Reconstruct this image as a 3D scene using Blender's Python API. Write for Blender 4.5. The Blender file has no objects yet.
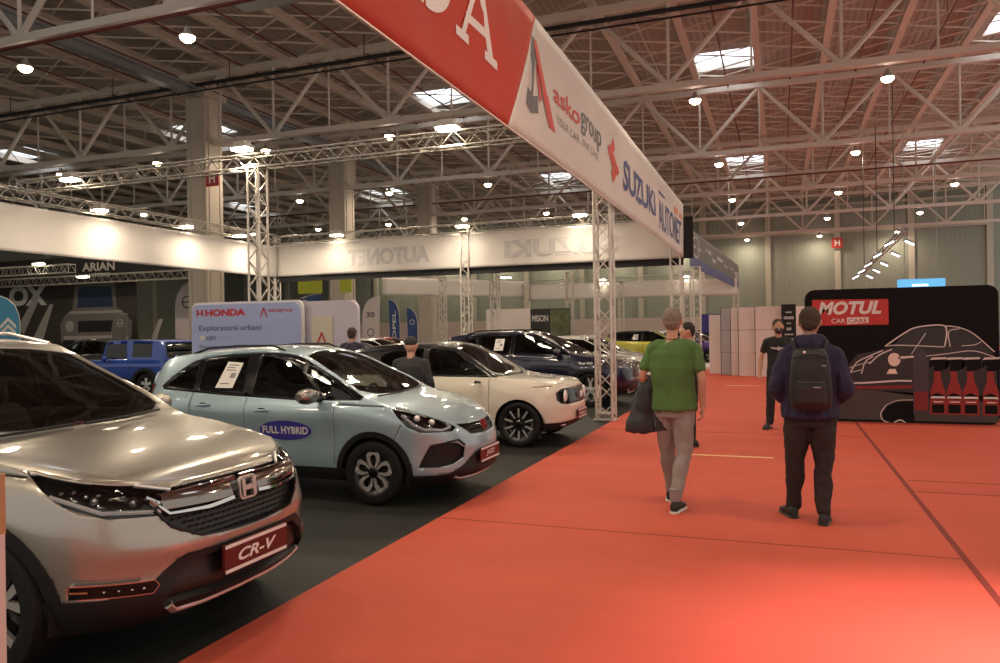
import bpy, bmesh, math, random
from mathutils import Vector, Matrix
from mathutils.bvhtree import BVHTree
random.seed(7)
PI = math.pi
COL = bpy.context.scene.collection
V = Vector

# ---------------------------------------------------------------- materials
MATS = {}
def mat(name, col=(.5,.5,.5), rough=.5, metal=0., coat=0., emit=None, es=0., spec=.5, bump=0., bscale=40., vary=0., vscale=3., sheen=0.):
    if name in MATS: return MATS[name]
    m = bpy.data.materials.new(name); m.use_nodes = True
    nt = m.node_tree; b = nt.nodes['Principled BSDF']
    b.inputs['Base Color'].default_value = (*col, 1)
    b.inputs['Roughness'].default_value = rough
    b.inputs['Metallic'].default_value = metal
    b.inputs['Coat Weight'].default_value = coat
    b.inputs['Coat Roughness'].default_value = .03
    b.inputs['Specular IOR Level'].default_value = spec
    if sheen: b.inputs['Sheen Weight'].default_value = sheen
    if emit:
        b.inputs['Emission Color'].default_value = (*emit, 1); b.inputs['Emission Strength'].default_value = es
    tc = None
    if bump or vary:
        tc = nt.nodes.new('ShaderNodeTexCoord')
    if bump:
        n = nt.nodes.new('ShaderNodeTexNoise'); n.inputs['Scale'].default_value = bscale; n.inputs['Detail'].default_value = 3
        nt.links.new(tc.outputs['Object'], n.inputs['Vector'])
        bp = nt.nodes.new('ShaderNodeBump'); bp.inputs['Strength'].default_value = bump; bp.inputs['Distance'].default_value = .02
        nt.links.new(n.outputs['Fac'], bp.inputs['Height']); nt.links.new(bp.outputs['Normal'], b.inputs['Normal'])
    if vary:
        n = nt.nodes.new('ShaderNodeTexNoise'); n.inputs['Scale'].default_value = vscale; n.inputs['Detail'].default_value = 4
        nt.links.new(tc.outputs['Object'], n.inputs['Vector'])
        r = nt.nodes.new('ShaderNodeMixRGB'); r.blend_type = 'MIX'
        r.inputs[1].default_value = (*[c*(1-vary) for c in col], 1); r.inputs[2].default_value = (*[min(1, c*(1+vary)) for c in col], 1)
        nt.links.new(n.outputs['Fac'], r.inputs[0]); nt.links.new(r.outputs[0], b.inputs['Base Color'])
    MATS[name] = m
    return m

def glass_mat(name, tint=(.25,.27,.26), refl=1.5):
    if name in MATS: return MATS[name]
    m = bpy.data.materials.new(name); m.use_nodes = True
    nt = m.node_tree; nt.nodes.clear()
    o = nt.nodes.new('ShaderNodeOutputMaterial'); mx = nt.nodes.new('ShaderNodeMixShader')
    fr = nt.nodes.new('ShaderNodeFresnel'); fr.inputs['IOR'].default_value = refl
    tr = nt.nodes.new('ShaderNodeBsdfTransparent'); tr.inputs['Color'].default_value = (*tint, 1)
    gl = nt.nodes.new('ShaderNodeBsdfGlossy'); gl.inputs['Roughness'].default_value = .02; gl.inputs['Color'].default_value = (.9,.9,.9,1)
    nt.links.new(fr.outputs[0], mx.inputs[0]); nt.links.new(tr.outputs[0], mx.inputs[1]); nt.links.new(gl.outputs[0], mx.inputs[2])
    nt.links.new(mx.outputs[0], o.inputs[0])
    MATS[name] = m
    return m

def paint(name, col, metal=.0, rough=.35):
    return mat(name, col, rough, metal, 1.0)

# ---------------------------------------------------------------- mesh helpers
class MB:
    def __init__(s): s.v = []; s.f = []; s.m = []; s.mi = 0
    def add(s, vs, fs):
        o = len(s.v); s.v += [tuple(v) for v in vs]; s.f += [[i+o for i in f] for f in fs]; s.m += [s.mi]*len(fs)
        return s
    def box(s, c, d, rz=0., M=None):
        x, y, z = [k/2 for k in d]
        R = Matrix.Rotation(rz, 3, 'Z') if M is None else M
        vs = [V(c) + R @ V((a*x, b*y, e*z)) for a in (-1,1) for b in (-1,1) for e in (-1,1)]
        return s.add(vs, [(0,1,3,2),(4,6,7,5),(0,4,5,1),(2,3,7,6),(0,2,6,4),(1,5,7,3)])
    def rod(s, p0, p1, r, n=5, r1=None):
        p0, p1 = V(p0), V(p1); d = (p1-p0)
        if d.length < 1e-6: return s
        d.normalize(); u = d.orthogonal().normalized(); w = d.cross(u)
        if abs(d.z) < .9: u = d.cross(V((0,0,1))).normalized(); w = d.cross(u)
        r1 = r if r1 is None else r1
        vs = []
        for p, rr in ((p0, r), (p1, r1)):
            for k in range(n):
                a = 2*PI*(k+.5)/n; vs.append(p + u*math.cos(a)*rr + w*math.sin(a)*rr)
        fs = [(k, (k+1)%n, n+(k+1)%n, n+k) for k in range(n)] + [tuple(range(n))[::-1], tuple(range(n, 2*n))]
        return s.add(vs, fs)
    def tube(s, pts, r, n=6):
        pts = [V(p) for p in pts]
        rs = r if isinstance(r, (list, tuple)) else [r]*len(pts)
        rings = []; u = None
        for i, p in enumerate(pts):
            d = (pts[min(i+1, len(pts)-1)] - pts[max(i-1, 0)]).normalized()
            if u is None: u = d.orthogonal().normalized()
            u = (u - d*u.dot(d)).normalized(); w = d.cross(u)
            rings.append([p + (u*math.cos(2*PI*k/n) + w*math.sin(2*PI*k/n))*rs[i] for k in range(n)])
        return s.loft(rings)
    def loft(s, rings, cap=True, closed=True):
        n = len(rings[0]); vs = [p for r in rings for p in r]; fs = []
        for i in range(len(rings)-1):
            for k in range(n if closed else n-1):
                a = i*n+k; b = i*n+(k+1)%n; fs.append((a, b, b+n, a+n))
        if cap: fs += [tuple(range(n))[::-1], tuple(range((len(rings)-1)*n, len(rings)*n))]
        return s.add(vs, fs)
    def prism(s, poly, M, depth):
        """poly in local xy, extruded +z by depth, placed by the 4x4 matrix M"""
        n = len(poly)
        vs = [M @ V((x, y, 0)) for x, y in poly] + [M @ V((x, y, depth)) for x, y in poly]
        fs = [tuple(range(n))[::-1], tuple(range(n, 2*n))] + [(k, (k+1)%n, n+(k+1)%n, n+k) for k in range(n)]
        return s.add(vs, fs)
    def lathe(s, prof, n=32, axis='z', c=(0,0,0)):
        """prof: (radius, height) pairs; closed torus-like if first == last"""
        rings = []
        for k in range(n):
            a = 2*PI*k/n; ring = []
            for r, h in prof:
                p = (r*math.cos(a), r*math.sin(a), h) if axis == 'z' else (r*math.cos(a), h, r*math.sin(a))
                ring.append(V(p) + V(c))
            rings.append(ring)
        m = len(prof); vs = [p for r in rings for p in r]; fs = []
        for i in range(n):
            for k in range(m-1):
                a = i*m+k; b = ((i+1)%n)*m+k
                fs.append((a, b, b+1, a+1) if axis == 'z' else (a, a+1, b+1, b))
        return s.add(vs, fs)
    def ball(s, c, r, n=12, m=8, M=None):
        r = (r, r, r) if not isinstance(r, (tuple, list)) else r
        vs = []; c = V(c)
        for j in range(m+1):
            t = PI*j/m
            for k in range(n):
                a = 2*PI*k/n; q = V((r[0]*math.sin(t)*math.cos(a), r[1]*math.sin(t)*math.sin(a), r[2]*math.cos(t)))
                vs.append(c + (M @ q if M is not None else q))
        fs = [(j*n+k, (j+1)*n+k, (j+1)*n+(k+1)%n, j*n+(k+1)%n) for j in range(m) for k in range(n)]
        return s.add(vs, fs)
    def build(s, name, m, parent=None, smooth=False, merge=False):
        me = bpy.data.meshes.new(name); me.from_pydata(s.v, [], s.f)
        ms = m if isinstance(m, (list, tuple)) else [m]
        for q in ms: me.materials.append(q)
        if len(ms) > 1: me.polygons.foreach_set('material_index', s.m)
        if merge or True:
            bm = bmesh.new(); bm.from_mesh(me)
            if merge: bmesh.ops.remove_doubles(bm, verts=bm.verts, dist=1e-5)
            bmesh.ops.recalc_face_normals(bm, faces=bm.faces)
            if smooth:
                for f in bm.faces: f.smooth = True
                for e in bm.edges:
                    if len(e.link_faces) == 2 and e.calc_face_angle(0) > .7: e.smooth = False
            bm.to_mesh(me); bm.free()
        o = bpy.data.objects.new(name, me); COL.objects.link(o)
        if parent is not None: o.parent = parent
        return o

def tag(o, label=None, cat=None, group=None, kind=None):
    if label: o['label'] = label
    if cat: o['category'] = cat
    if group: o['group'] = group
    if kind: o['kind'] = kind
    return o
def thing(name, label, cat, loc=(0,0,0), rz=0., group=None):
    o = bpy.data.objects.new(name, None); COL.objects.link(o)
    o.location = loc; o.rotation_euler = (0,0,rz); o.empty_display_size = .2
    return tag(o, label, cat, group)
def struct(o): o['kind'] = 'structure'; return o
def rrect(w, h, r, n=6, x0=None, y0=None):
    x0 = -w/2 if x0 is None else x0; y0 = -h/2 if y0 is None else y0
    pts = []
    for cx, cy, a0 in ((x0+w-r, y0+r, -PI/2), (x0+w-r, y0+h-r, 0), (x0+r, y0+h-r, PI/2), (x0+r, y0+r, PI)):
        for k in range(n+1):
            a = a0 + PI/2*k/n; pts.append((cx+r*math.cos(a), cy+r*math.sin(a)))
    return pts
def plane_matrix(origin, xdir, ydir):
    x = V(xdir).normalized(); y = V(ydir); y = (y - x*x.dot(y)).normalized(); z = x.cross(y)
    M = Matrix((x, y, z)).transposed().to_4x4(); M.translation = V(origin); return M

def text_geo(body, size=1., bold=0., align='CENTER', shear=0., spacing=1., depth=0.):
    cu = bpy.data.curves.new('t', 'FONT'); cu.body = body; cu.size = size; cu.offset = bold; cu.shear = shear
    cu.align_x = align; cu.space_character = spacing; cu.extrude = depth; cu.resolution_u = 4; cu.align_y = 'BOTTOM_BASELINE'
    o = bpy.data.objects.new('t', cu); COL.objects.link(o)
    dg = bpy.context.evaluated_depsgraph_get(); me = bpy.data.meshes.new_from_object(o.evaluated_get(dg))
    vs = [v.co.copy() for v in me.vertices]; fs = [list(p.vertices) for p in me.polygons]
    bpy.data.objects.remove(o); bpy.data.curves.remove(cu); bpy.data.meshes.remove(me)
    return vs, fs
def text_mesh(name, body, m, M, width=None, height=None, parent=None, bold=.0, shear=0., spacing=1., align='LEFT', depth=.002, fn=None, mirror=False):
    """lettering laid on the plane given by M (x right, y up, z out), fitted to width/height"""
    vs, fs = text_geo(body, 1., bold, 'LEFT', shear, spacing, 0.)
    xs = [v.x for v in vs]; ys = [v.y for v in vs]; x0, x1, y0, y1 = min(xs), max(xs), min(ys), max(ys)
    sx = width/(x1-x0) if width else None; sy = height/(y1-y0) if height else None
    sx = sx or sy; sy = sy or sx
    out = []
    for v in vs:
        x = (v.x-x0)*sx; y = (v.y-y0)*sy
        if align == 'CENTER': x -= (x1-x0)*sx/2
        if mirror: x = -x
        out.append((x, y))
    mb = MB()
    fn = fn or (lambda x, y: M @ V((x, y, depth)))
    mb.add([fn(x, y) for x, y in out], fs)
    me = bpy.data.meshes.new(name); me.from_pydata(mb.v, [], mb.f); me.materials.append(m)
    o = bpy.data.objects.new(name, me); COL.objects.link(o)
    if parent is not None: o.parent = parent
    return o

def pchip(pts):
    xs = [p[0] for p in pts]; ys = [p[1] for p in pts]
    if xs[0] > xs[-1]: xs = xs[::-1]; ys = ys[::-1]
    n = len(xs); h = [xs[i+1]-xs[i] for i in range(n-1)]; d = [(ys[i+1]-ys[i])/h[i] for i in range(n-1)]
    m = [d[0]] + [0.]*(n-2) + [d[-1]]
    for i in range(1, n-1):
        if d[i-1]*d[i] > 0:
            w1 = 2*h[i]+h[i-1]; w2 = h[i]+2*h[i-1]; m[i] = (w1+w2)/(w1/d[i-1]+w2/d[i])
    def f(x):
        if x <= xs[0]: return ys[0]
        if x >= xs[-1]: return ys[-1]
        i = 0
        while x > xs[i+1]: i += 1
        t = (x-xs[i])/h[i]
        return (ys[i]*(1+2*t)*(1-t)**2 + h[i]*m[i]*t*(1-t)**2 + ys[i+1]*t*t*(3-2*t) + h[i]*m[i+1]*t*t*(t-1))
    return f
def catmull(pts, k=8):
    out = []
    P = [V(p) for p in pts]; P = [P[0]*2-P[1]] + P + [P[-1]*2-P[-2]]
    for i in range(1, len(P)-2):
        for j in range(k):
            t = j/k; a, b, c, d = P[i-1:i+3]
            out.append(.5*((2*b) + (c-a)*t + (2*a-5*b+4*c-d)*t*t + (3*b-a-3*c+d)*t*t*t))
    out.append(P[-2]); return out
# ================================================================ the camera
cam = bpy.data.cameras.new('camera'); camo = bpy.data.objects.new('camera', cam); COL.objects.link(camo)
cam.sensor_width = 36; cam.lens = 755/1000*36; cam.clip_end = 300; cam.clip_start = .05
camo.location = (0, 0, 1.65)
yaw = math.atan(280/755); roll = .0144
Fv = V((-math.sin(yaw), math.cos(yaw), 0)); R0 = V((math.cos(yaw), math.sin(yaw), 0))
Rv = R0*math.cos(roll) - V((0,0,1))*math.sin(roll); Uv = V((0,0,1))*math.cos(roll) + R0*math.sin(roll)
camo.rotation_euler = Matrix((Rv, Uv, -Fv)).transposed().to_euler()
bpy.context.scene.camera = camo

# ================================================================ the hall
steel = mat('roof steel paint', (.66,.60,.53), .55)
steel2 = mat('roof purlin paint', (.70,.62,.53), .6)
XL, XR, Y0, Y1 = -60., 16., -14., 70.
def wave_mat(name, c1, c2, scale, axis, bump=.5, rough=.6, bands=None):
    m = bpy.data.materials.new(name); m.use_nodes = True; nt = m.node_tree; b = nt.nodes['Principled BSDF']
    tc = nt.nodes.new('ShaderNodeTexCoord'); w = nt.nodes.new('ShaderNodeTexWave'); w.bands_direction = axis
    w.inputs['Scale'].default_value = scale; w.wave_profile = 'SIN'
    nt.links.new(tc.outputs['Object'], w.inputs['Vector'])
    n = nt.nodes.new('ShaderNodeTexNoise'); n.inputs['Scale'].default_value = .35; n.inputs['Detail'].default_value = 3
    nt.links.new(tc.outputs['Object'], n.inputs['Vector'])
    mx = nt.nodes.new('ShaderNodeMixRGB'); mx.inputs[1].default_value = (*c1,1); mx.inputs[2].default_value = (*c2,1)
    nt.links.new(n.outputs['Fac'], mx.inputs[0]); nt.links.new(mx.outputs[0], b.inputs['Base Color'])
    bp = nt.nodes.new('ShaderNodeBump'); bp.inputs['Strength'].default_value = bump; bp.inputs['Distance'].default_value = .06
    nt.links.new(w.outputs['Fac'], bp.inputs['Height']); nt.links.new(bp.outputs['Normal'], b.inputs['Normal'])
    b.inputs['Roughness'].default_value = rough
    return m
roofm = wave_mat('corrugated roof sheet', (.40,.36,.31), (.46,.42,.37), 1.3, 'X')
# floor slab, charcoal stand carpet, red aisle carpet
def carpet(name, c1, c2, sc, rough=.9, spec=.2, sheen=0.):
    m = bpy.data.materials.new(name); m.use_nodes = True; nt = m.node_tree; b = nt.nodes['Principled BSDF']
    tc = nt.nodes.new('ShaderNodeTexCoord')
    n = nt.nodes.new('ShaderNodeTexNoise'); n.inputs['Scale'].default_value = sc; n.inputs['Detail'].default_value = 6; n.inputs['Roughness'].default_value = .6
    mp = nt.nodes.new('ShaderNodeMapping'); mp.inputs['Scale'].default_value = (.5, 1.6, 1)
    nt.links.new(tc.outputs['Object'], mp.inputs[0]); nt.links.new(mp.outputs[0], n.inputs['Vector'])
    r = nt.nodes.new('ShaderNodeValToRGB'); r.color_ramp.elements[0].position = .3; r.color_ramp.elements[1].position = .7
    r.color_ramp.elements[0].color = (*c1,1); r.color_ramp.elements[1].color = (*c2,1)
    nt.links.new(n.outputs['Fac'], r.inputs[0]); nt.links.new(r.outputs[0], b.inputs['Base Color'])
    n2 = nt.nodes.new('ShaderNodeTexNoise'); n2.inputs['Scale'].default_value = 220; nt.links.new(tc.outputs['Object'], n2.inputs['Vector'])
    bp = nt.nodes.new('ShaderNodeBump'); bp.inputs['Strength'].default_value = .25; bp.inputs['Distance'].default_value = .004
    nt.links.new(n2.outputs['Fac'], bp.inputs['Height']); nt.links.new(bp.outputs['Normal'], b.inputs['Normal'])
    b.inputs['Roughness'].default_value = rough; b.inputs['Specular IOR Level'].default_value = spec
    return m
redm = carpet('red aisle carpet', (.50,.080,.047), (.57,.095,.056), .9, .8, .35)
darkm = carpet('charcoal carpet', (.020,.021,.019), (.030,.031,.027), 1.5, .55, .3)
struct(MB().box(((XL+XR)/2, (Y0+Y1)/2, -.11), (XR-XL+2, Y1-Y0+2, .2)).build('floor', darkm))
struct(MB().box(((-2.87+XR)/2, (Y0+Y1)/2, -.002), (XR+2.87, Y1-Y0, .01)).build('floor_carpet', redm))
# carpet joints: one long dark seam, two fine cross seams
seamm = mat('carpet joint', (.20,.026,.015), .9)
mb = MB(); mb.box((1.2, 28, .0035), (.045, 60, .003))
for y in (9.05, 8.45, 16.2): mb.box((5.4, y, .0035), (8.3, .018, .003))
mb.box((3.35, 12.2, .0035), (.03, 4.2, .003)); mb.box((-.85, 6.1, .0035), (4.1, .012, .002)); mb.box((-.85, 12.4, .0035), (4.1, .02, .002))
struct(mb.build('trim_1', seamm))
tapem = mat('cream floor tape', (.80,.55,.28), .6)
tag(MB().box((-.62, 10.12, .006), (1.05, .06, .004)).build('floor_tape', tapem), 'cream tape strip across the red carpet, nearer the camera', 'tape', 'tape strips on the aisle')
tag(MB().box((-1.02, 22.6, .006), (.9, .09, .004)).build('floor_tape', tapem), 'cream tape strip across the red carpet beside the white panel wall', 'tape', 'tape strips on the aisle')

# roof sheet with skylight openings
RZ = 13.0
SKX = [-43.1, -29.5, -15.3, -1.95, 8.9]; SKY = [(12.6, 2.3), (33.3, 2.3), (53.8, 2.6)]
mb = MB(); hw = 1.3
xs = sorted([XL-1, XR+1] + [x+s*hw for x in SKX for s in (-1,1)]); ys = sorted([Y0-1, Y1+1] + [y+s*h/2 for y, h in SKY for s in (-1,1)])
for i in range(len(xs)-1):
    for j in range(len(ys)-1):
        cx, cy = (xs[i]+xs[i+1])/2, (ys[j]+ys[j+1])/2
        if any(abs(cx-x) < hw for x in SKX) and any(abs(cy-y) < h/2 for y, h in SKY): continue
        mb.box((cx, cy, RZ+.06), (xs[i+1]-xs[i], ys[j+1]-ys[j], .12))
struct(mb.build('ceiling', roofm))
skym = mat('skylight glazing', (.9,.95,1), .4, emit=(.86,.93,1.0), es=3.2)
k = 0
for x in SKX:
    for y, h in SKY:
        k += 1
        w = struct(thing('window_%d' % k, None, None, (x, y, RZ)))
        mb = MB()
        for q in range(7): mb.box((0, -h/2+h*(q+.5)/7, .30), (2*hw, h/7-.008, .02))
        mb.build('skylight_pane', skym, w)
        mb = MB()
        for s in (-1,1): mb.box((s*(hw+.02), 0, .16), (.05, h+.1, .34)); mb.box((0, s*(h/2+.02), .16), (2*hw, .05, .34))
        mb.build('skylight_curb', mat('skylight curb', (.7,.68,.64), .5), w)
# purlins along the hall, one object each, with the light bracing towards the next one
for k in range(-23, 6):
    x = -.72 + 2.53*k
    if x < XL+1 or x > XR-2: continue
    mb = MB(); mb.box((x, (Y0+Y1)/2, 12.52), (.26, Y1-Y0, .10)); mb.box((x, (Y0+Y1)/2, 12.66), (.08, Y1-Y0, .28))
    y = Y0 + .5; s = 1; st = 1.3 if x > -33 else 2.6
    while y < Y1-st:
        a, b = (x, x+2.53) if s > 0 else (x+2.53, x)
        mb.rod((a, y, 12.50), (b, y+st, 12.50), .036, 3); y += st; s = -s
        if x > -33 and int(y*10) % 3: mb.rod((b, y-st, 12.56), (a, y, 12.56), .030, 3)
    if k % 2 == 0:
        mb.rod((x+1.2, Y0, 12.35), (x+1.2, Y1, 12.35), .02, 4)
    struct(mb.build('trim_%d' % (30+k), steel2))
# red sprinkler mains
redp = mat('red sprinkler pipe', (.16,.030,.024), .5)
mb = MB()
for x in (-27.3, -24.7, -23.0, -19.7, -17.2, -14.6, -12.1, -9.6, -2.0, .55, 3.1, 5.6):
    mb.rod((x, Y0, 12.28), (x, Y1-2, 12.28), .035, 5)
    for y in range(-10, 68, 5): mb.rod((x, y, 12.28), (x, y, 12.9), .012, 4)
mb.rod((XL+1, 13.9, 9.14), (XR, 13.9, 9.14), .05, 6); mb.rod((XL+1, 45.0, 10.1), (XR, 45.0, 10.1), .045, 6)
tag(mb.build('sprinkler_pipe', redp), 'dark red sprinkler pipes running under the roof beams', 'pipe')
# roof trusses
TY = [-6.6, 3.8, 14.1, 24.6, 34.8, 45.2, 55.4, 65.6]
ordn = ['behind the camera', 'overhead beside the camera', 'nearest the camera', 'reaching the first square pillar', 'reaching the second square pillar', 'reaching the third square pillar', 'second from the back wall', 'closest to the back wall']
ZL, ZU = 9.4, 12.2
for y, od in zip(TY, ordn):
    mb = MB(); mb.box(((XL+XR)/2, y, ZL), (XR-XL, .24, .20)); mb.box(((XL+XR)/2, y, ZU), (XR-XL, .26, .22))
    x = -3.25 - 5.06*11
    while x < XR-1:
        if x > XL+.5:
            mb.rod((x, y, ZL), (x, y, ZU), .055, 6); mb.box((x, y, ZL+.1), (.5, .10, .22))
            for s in (-1, 1):
                x2 = x + 2.53*s
                if XL < x2 < XR: mb.rod((x, y, ZL+.05), (x2, y, ZU-.05), .085, 6)
            if x+2.53 < XR: mb.rod((x+2.53, y, ZL), (x+2.53, y, ZU), .035, 5)
        x += 5.06
    tag(mb.build('roof_truss', steel), 'pale steel roof truss spanning the hall, ' + od, 'roof truss', 'roof trusses')
# pillars with their grey rail
pil = mat('pillar concrete', (.50,.45,.38), .7, vary=.08)
for y, lb in ((24.6, 'square beige pillar with a red H sign, nearest of the row'), (34.8, 'square beige pillar, middle one of the row behind the white banner'), (45.2, 'square beige pillar, farthest slim one in the row')):
    t = thing('pillar', lb, 'pillar', (-21.8, y, 0), 0, 'square pillars')
    mb = MB(); mb.box((0,0,5.6), (.96,.96,11.2)); mb.box((0,.0,11.3), (1.2,1.3,.25))
    for s in (-1,1): mb.box((s*.30, -.495, 5.6), (.05, .03, 11.2)); mb.box((.495, s*.3, 5.6), (.03, .05, 11.2))
    mb.build('shaft', pil, t)
grs = mat('grey galvanised steel', (.30,.31,.32), .45, .5)
mb = MB(); mb.box((-21.8, 20, 11.55), (.35, 46, .10)); mb.box((-21.8, 20, 11.25), (.35, 46, .10)); mb.box((-21.8, 20, 11.4), (.08, 46, .3))
tag(mb.build('crane_rail', grs), 'grey steel rail running along the tops of the square pillars', 'rail')
blk = mat('black rubber', (.012,.012,.012), .6)
mb = MB(); mb.box((-15, 24.0, 11.62), (38, .09, .13))
for x in range(-32, 4, 6): mb.rod((x, 24, 11.6), (x, 24, 12.5), .02, 4)
tag(mb.build('cable_tray', blk), 'thick black cable tray crossing under the roof', 'cable tray')
tag(MB().rod((-34, 23.2, 11.05), (4, 23.2, 11.05), .035, 6).build('ceiling_cable', blk), 'thin black cable running below the thick cable tray', 'cable')
t = thing('air_heater', 'grey box-shaped air heater hung under the roof above the red banner', 'heater', (-11.9, 15.3, 10.4))
mb = MB(); mb.box((0,0,0), (1.3, .8, .55)); mb.loft([[(a*x, b*y, z) for a, b in ((-1,-1),(1,-1),(1,1),(-1,1))] for x, y, z in ((.5,.4,-.27),(.8,.6,-.5))])
mb.build('housing', grs, t); mb = MB()
for a in (-1,1): mb.rod((a*.5, 0, .2), (a*.5, 0, 2.2), .02, 4)
mb.build('hanger_rod', grs, t)

# walls
wallm = wave_mat('wall cladding panel', (.25,.28,.235), (.275,.305,.255), .9, 'X', .15)
wallf = mat('wall frame beige', (.46,.44,.37), .6)
loww = mat('low pale wall', (.62,.50,.46), .7)
struct(MB().box(((XL+XR)/2, Y1+.15, 6.5), (XR-XL+2, .3, 13)).build('wall_back', wallm))
struct(MB().box((XL-.15, (Y0+Y1)/2, 6.5), (.3, Y1-Y0, 13)).build('wall_left', wallm))
mb = MB()
x = -.9 - 5.55*10
while x < XR:
    mb.box((x, Y1-.1, 6.4), (.45, .25, 12.8)); x += 5.55
for z in (9.7, 12.0): mb.box(((XL+XR)/2, Y1-.12, z), (XR-XL, .2, .2))
struct(mb.build('trim_60', wallf))
mb = MB()
for y in range(0, 70, 6): mb.box((XL+.1, y, 6.4), (.25, .5, 12.8))
struct(mb.build('trim_61', wallf))
struct(MB().box(((XL+XR)/2, Y1-1.2, 1.35), (XR-XL, .12, 2.7)).build('baseboard_back', loww))
# red H signs
redsign = mat('red sign face', (.42,.03,.03), .5); white = mat('white print', (.75,.73,.70), .6)
def h_sign(x, y, z, s, label):
    t = thing('hall_sign', label, 'sign', (x, y, z), 0, 'red H signs')
    MB().box((0,0,0), (s, .05, s)).build('sign_face', redsign, t)
    text_mesh('lettering', 'H', white, plane_matrix((-s*.24, -.03, -s*.3), (1,0,0), (0,0,1)), width=s*.48, height=s*.6, parent=t, bold=.03)
h_sign(4.62, 69.5, 8.7, .85, 'small red square sign with white H on the back wall')
h_sign(-20.9, 24.0, 7.85, .62, 'small red square sign with white H on the nearest pillar')

# ---------------------------------------------------------------- lamps
lampm = mat('lamp glow', (1,.9,.75), .5, emit=(1,.80,.52), es=26)
lampb = mat('lamp housing', (.45,.43,.40), .5, .3)
def add_light(parent, loc, energy, size, color=(1,.80,.58), rot=(0,0,0), shape='DISK', size_y=None, spread=None):
    l = bpy.data.lights.new('lamp_light', 'AREA'); l.energy = energy; l.color = color; l.shape = shape; l.size = size
    if size_y: l.size_y = size_y
    if spread: l.spread = spread
    o = bpy.data.objects.new('lamp_light', l); COL.objects.link(o); o.location = loc; o.rotation_euler = rot; o.parent = parent
    return o
LAMP_E = 150
cnt = 0
rowname = {-5.5:'behind the camera', 4.9:'overhead beside the camera', 15.3:'under the roof truss nearest the camera', 25.9:'behind the roof truss of the first pillar', 36.4:'behind the roof truss of the second pillar', 46.8:'behind the roof truss of the third pillar', 57.6:'behind the second farthest roof truss', 68.4:'in the last row before the back wall'}
for y in (-5.5, 4.9, 15.3, 25.9, 36.4, 46.8, 57.6, 68.4):
    for i in range(-6, 3):
        x = 3.2 + 5.75*(i-1) if i < 3 else 0
        if y in (-5.5, 4.9) and x < -20: continue
        t = thing('hall_lamp', 'small round bright hall lamp hanging ' + rowname[y], 'lamp', (x, y, 9.25), 0, 'round hall lamps')
        MB().lathe([(.02,.30),(.06,.28),(.09,.16),(.19,.05),(.20,.02),(.18,.02)], 14).build('lamp_shade', lampb, t, True)
        MB().lathe([(.001,-.13),(.10,-.11),(.17,-.05),(.19,.0),(.18,.03),(.001,.03)], 14).build('lamp_lens', lampm, t)
        add_light(t, (0,0,-.16), LAMP_E, .36)
        pl = bpy.data.lights.new('lamp_light', 'POINT'); pl.energy = 34; pl.color = (1,.82,.64); pl.shadow_soft_size = .2
        po = bpy.data.objects.new('lamp_light', pl); COL.objects.link(po); po.location = (0,0,-.38); po.parent = t
lampm.cycles.emission_sampling = 'NONE'
# light from the roof glazing that lies just out of the picture is the same glazing as above
# world: warm ambient fill, let in where the unseen walls are left out
w = bpy.data.worlds.new('World'); bpy.context.scene.world = w; w.use_nodes = True
w.node_tree.nodes['Background'].inputs[0].default_value = (1.0,.92,.82,1); w.node_tree.nodes['Background'].inputs[1].default_value = .9
# ================================================================ stand truss and banners
alu = mat('truss aluminium', (.66,.62,.56), .42, .55)
def truss_rods(mb, p0, p1, w=.29, pitch=.29, r=.027, rd=.014, h=None):
    p0, p1 = V(p0), V(p1); d = p1-p0; L = d.length; d.normalize(); h = h or w
    if abs(d.z) > .9: a, b = V((1,0,0)), V((0,1,0))
    else: b = V((0,0,1)); a = d.cross(b).normalized()
    c = [a*sx*w/2 + b*sy*h/2 for sx, sy in ((-1,-1),(1,-1),(1,1),(-1,1))]
    for q in c: mb.rod(p0+q, p1+q, r, 6)
    n = max(2, int(round(L/pitch)))
    for i in range(4):
        q0, q1 = c[i], c[(i+1)%4]
        for k in range(n):
            s, e = (q0, q1) if (k+i)%2 else (q1, q0)
            mb.rod(p0+d*(L*k/n)+s, p0+d*(L*(k+1)/n)+e, rd, 4)
        for k in (0, n): mb.rod(p0+d*(L*k/n)+q0, p0+d*(L*k/n)+q1, rd*1.6, 4)
def tower(x, y, z0, z1, label, group='aluminium truss towers', w=.29):
    t = thing('truss_tower', label, 'truss tower', (x, y, 0), 0, group)
    mb = MB(); truss_rods(mb, (0,0,.03), (0,0,z1), w); mb.build('lattice', alu, t)
    MB().box((0,0,.008), (w+.12, w+.12, .012)).build('base_plate', alu, t)
    mb = MB(); mb.box((0,0,.12), (w+.03, w+.03, .02)); mb.box((0,0,z1+.01), (w+.05, w+.05, .03)); mb.build('coupling_plate', alu, t)
    return t
AX, BY, FY = -3.02, 13.7, 24.0
tower(AX, BY, 0, 5.35, 'aluminium lattice tower standing at the red carpet edge beside the green-shirted person')
tower(-10.71, BY, 0, 5.35, 'aluminium lattice tower rising behind the light blue stand board')
tower(-10.16, FY+.1, 0, 5.1, 'aluminium lattice tower in front of the long white banner with mirrored lettering')
tower(AX, FY, 0, 5.3, 'aluminium lattice tower under the far end of the red and white overhead banner')
tower(-18.1, FY+.1, 0, 5.3, 'aluminium lattice tower at the corner where the two long white banners meet')
alub = mat('darker truss aluminium', (.42,.40,.36), .45, .6)  # tower aluminium toned darker, so the beams look dimmer
def beam(p0, p1, label, group='aluminium truss beams', w=.29):
    mb = MB(); truss_rods(mb, p0, p1, w, r=.022, rd=.010); return tag(mb.build('truss_beam', alub), label, 'truss beam', group)
beam((-17.9, BY, 5.45), (AX, BY, 5.45), 'aluminium lattice beam crossing from the left tower to the overhead banner')
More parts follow.
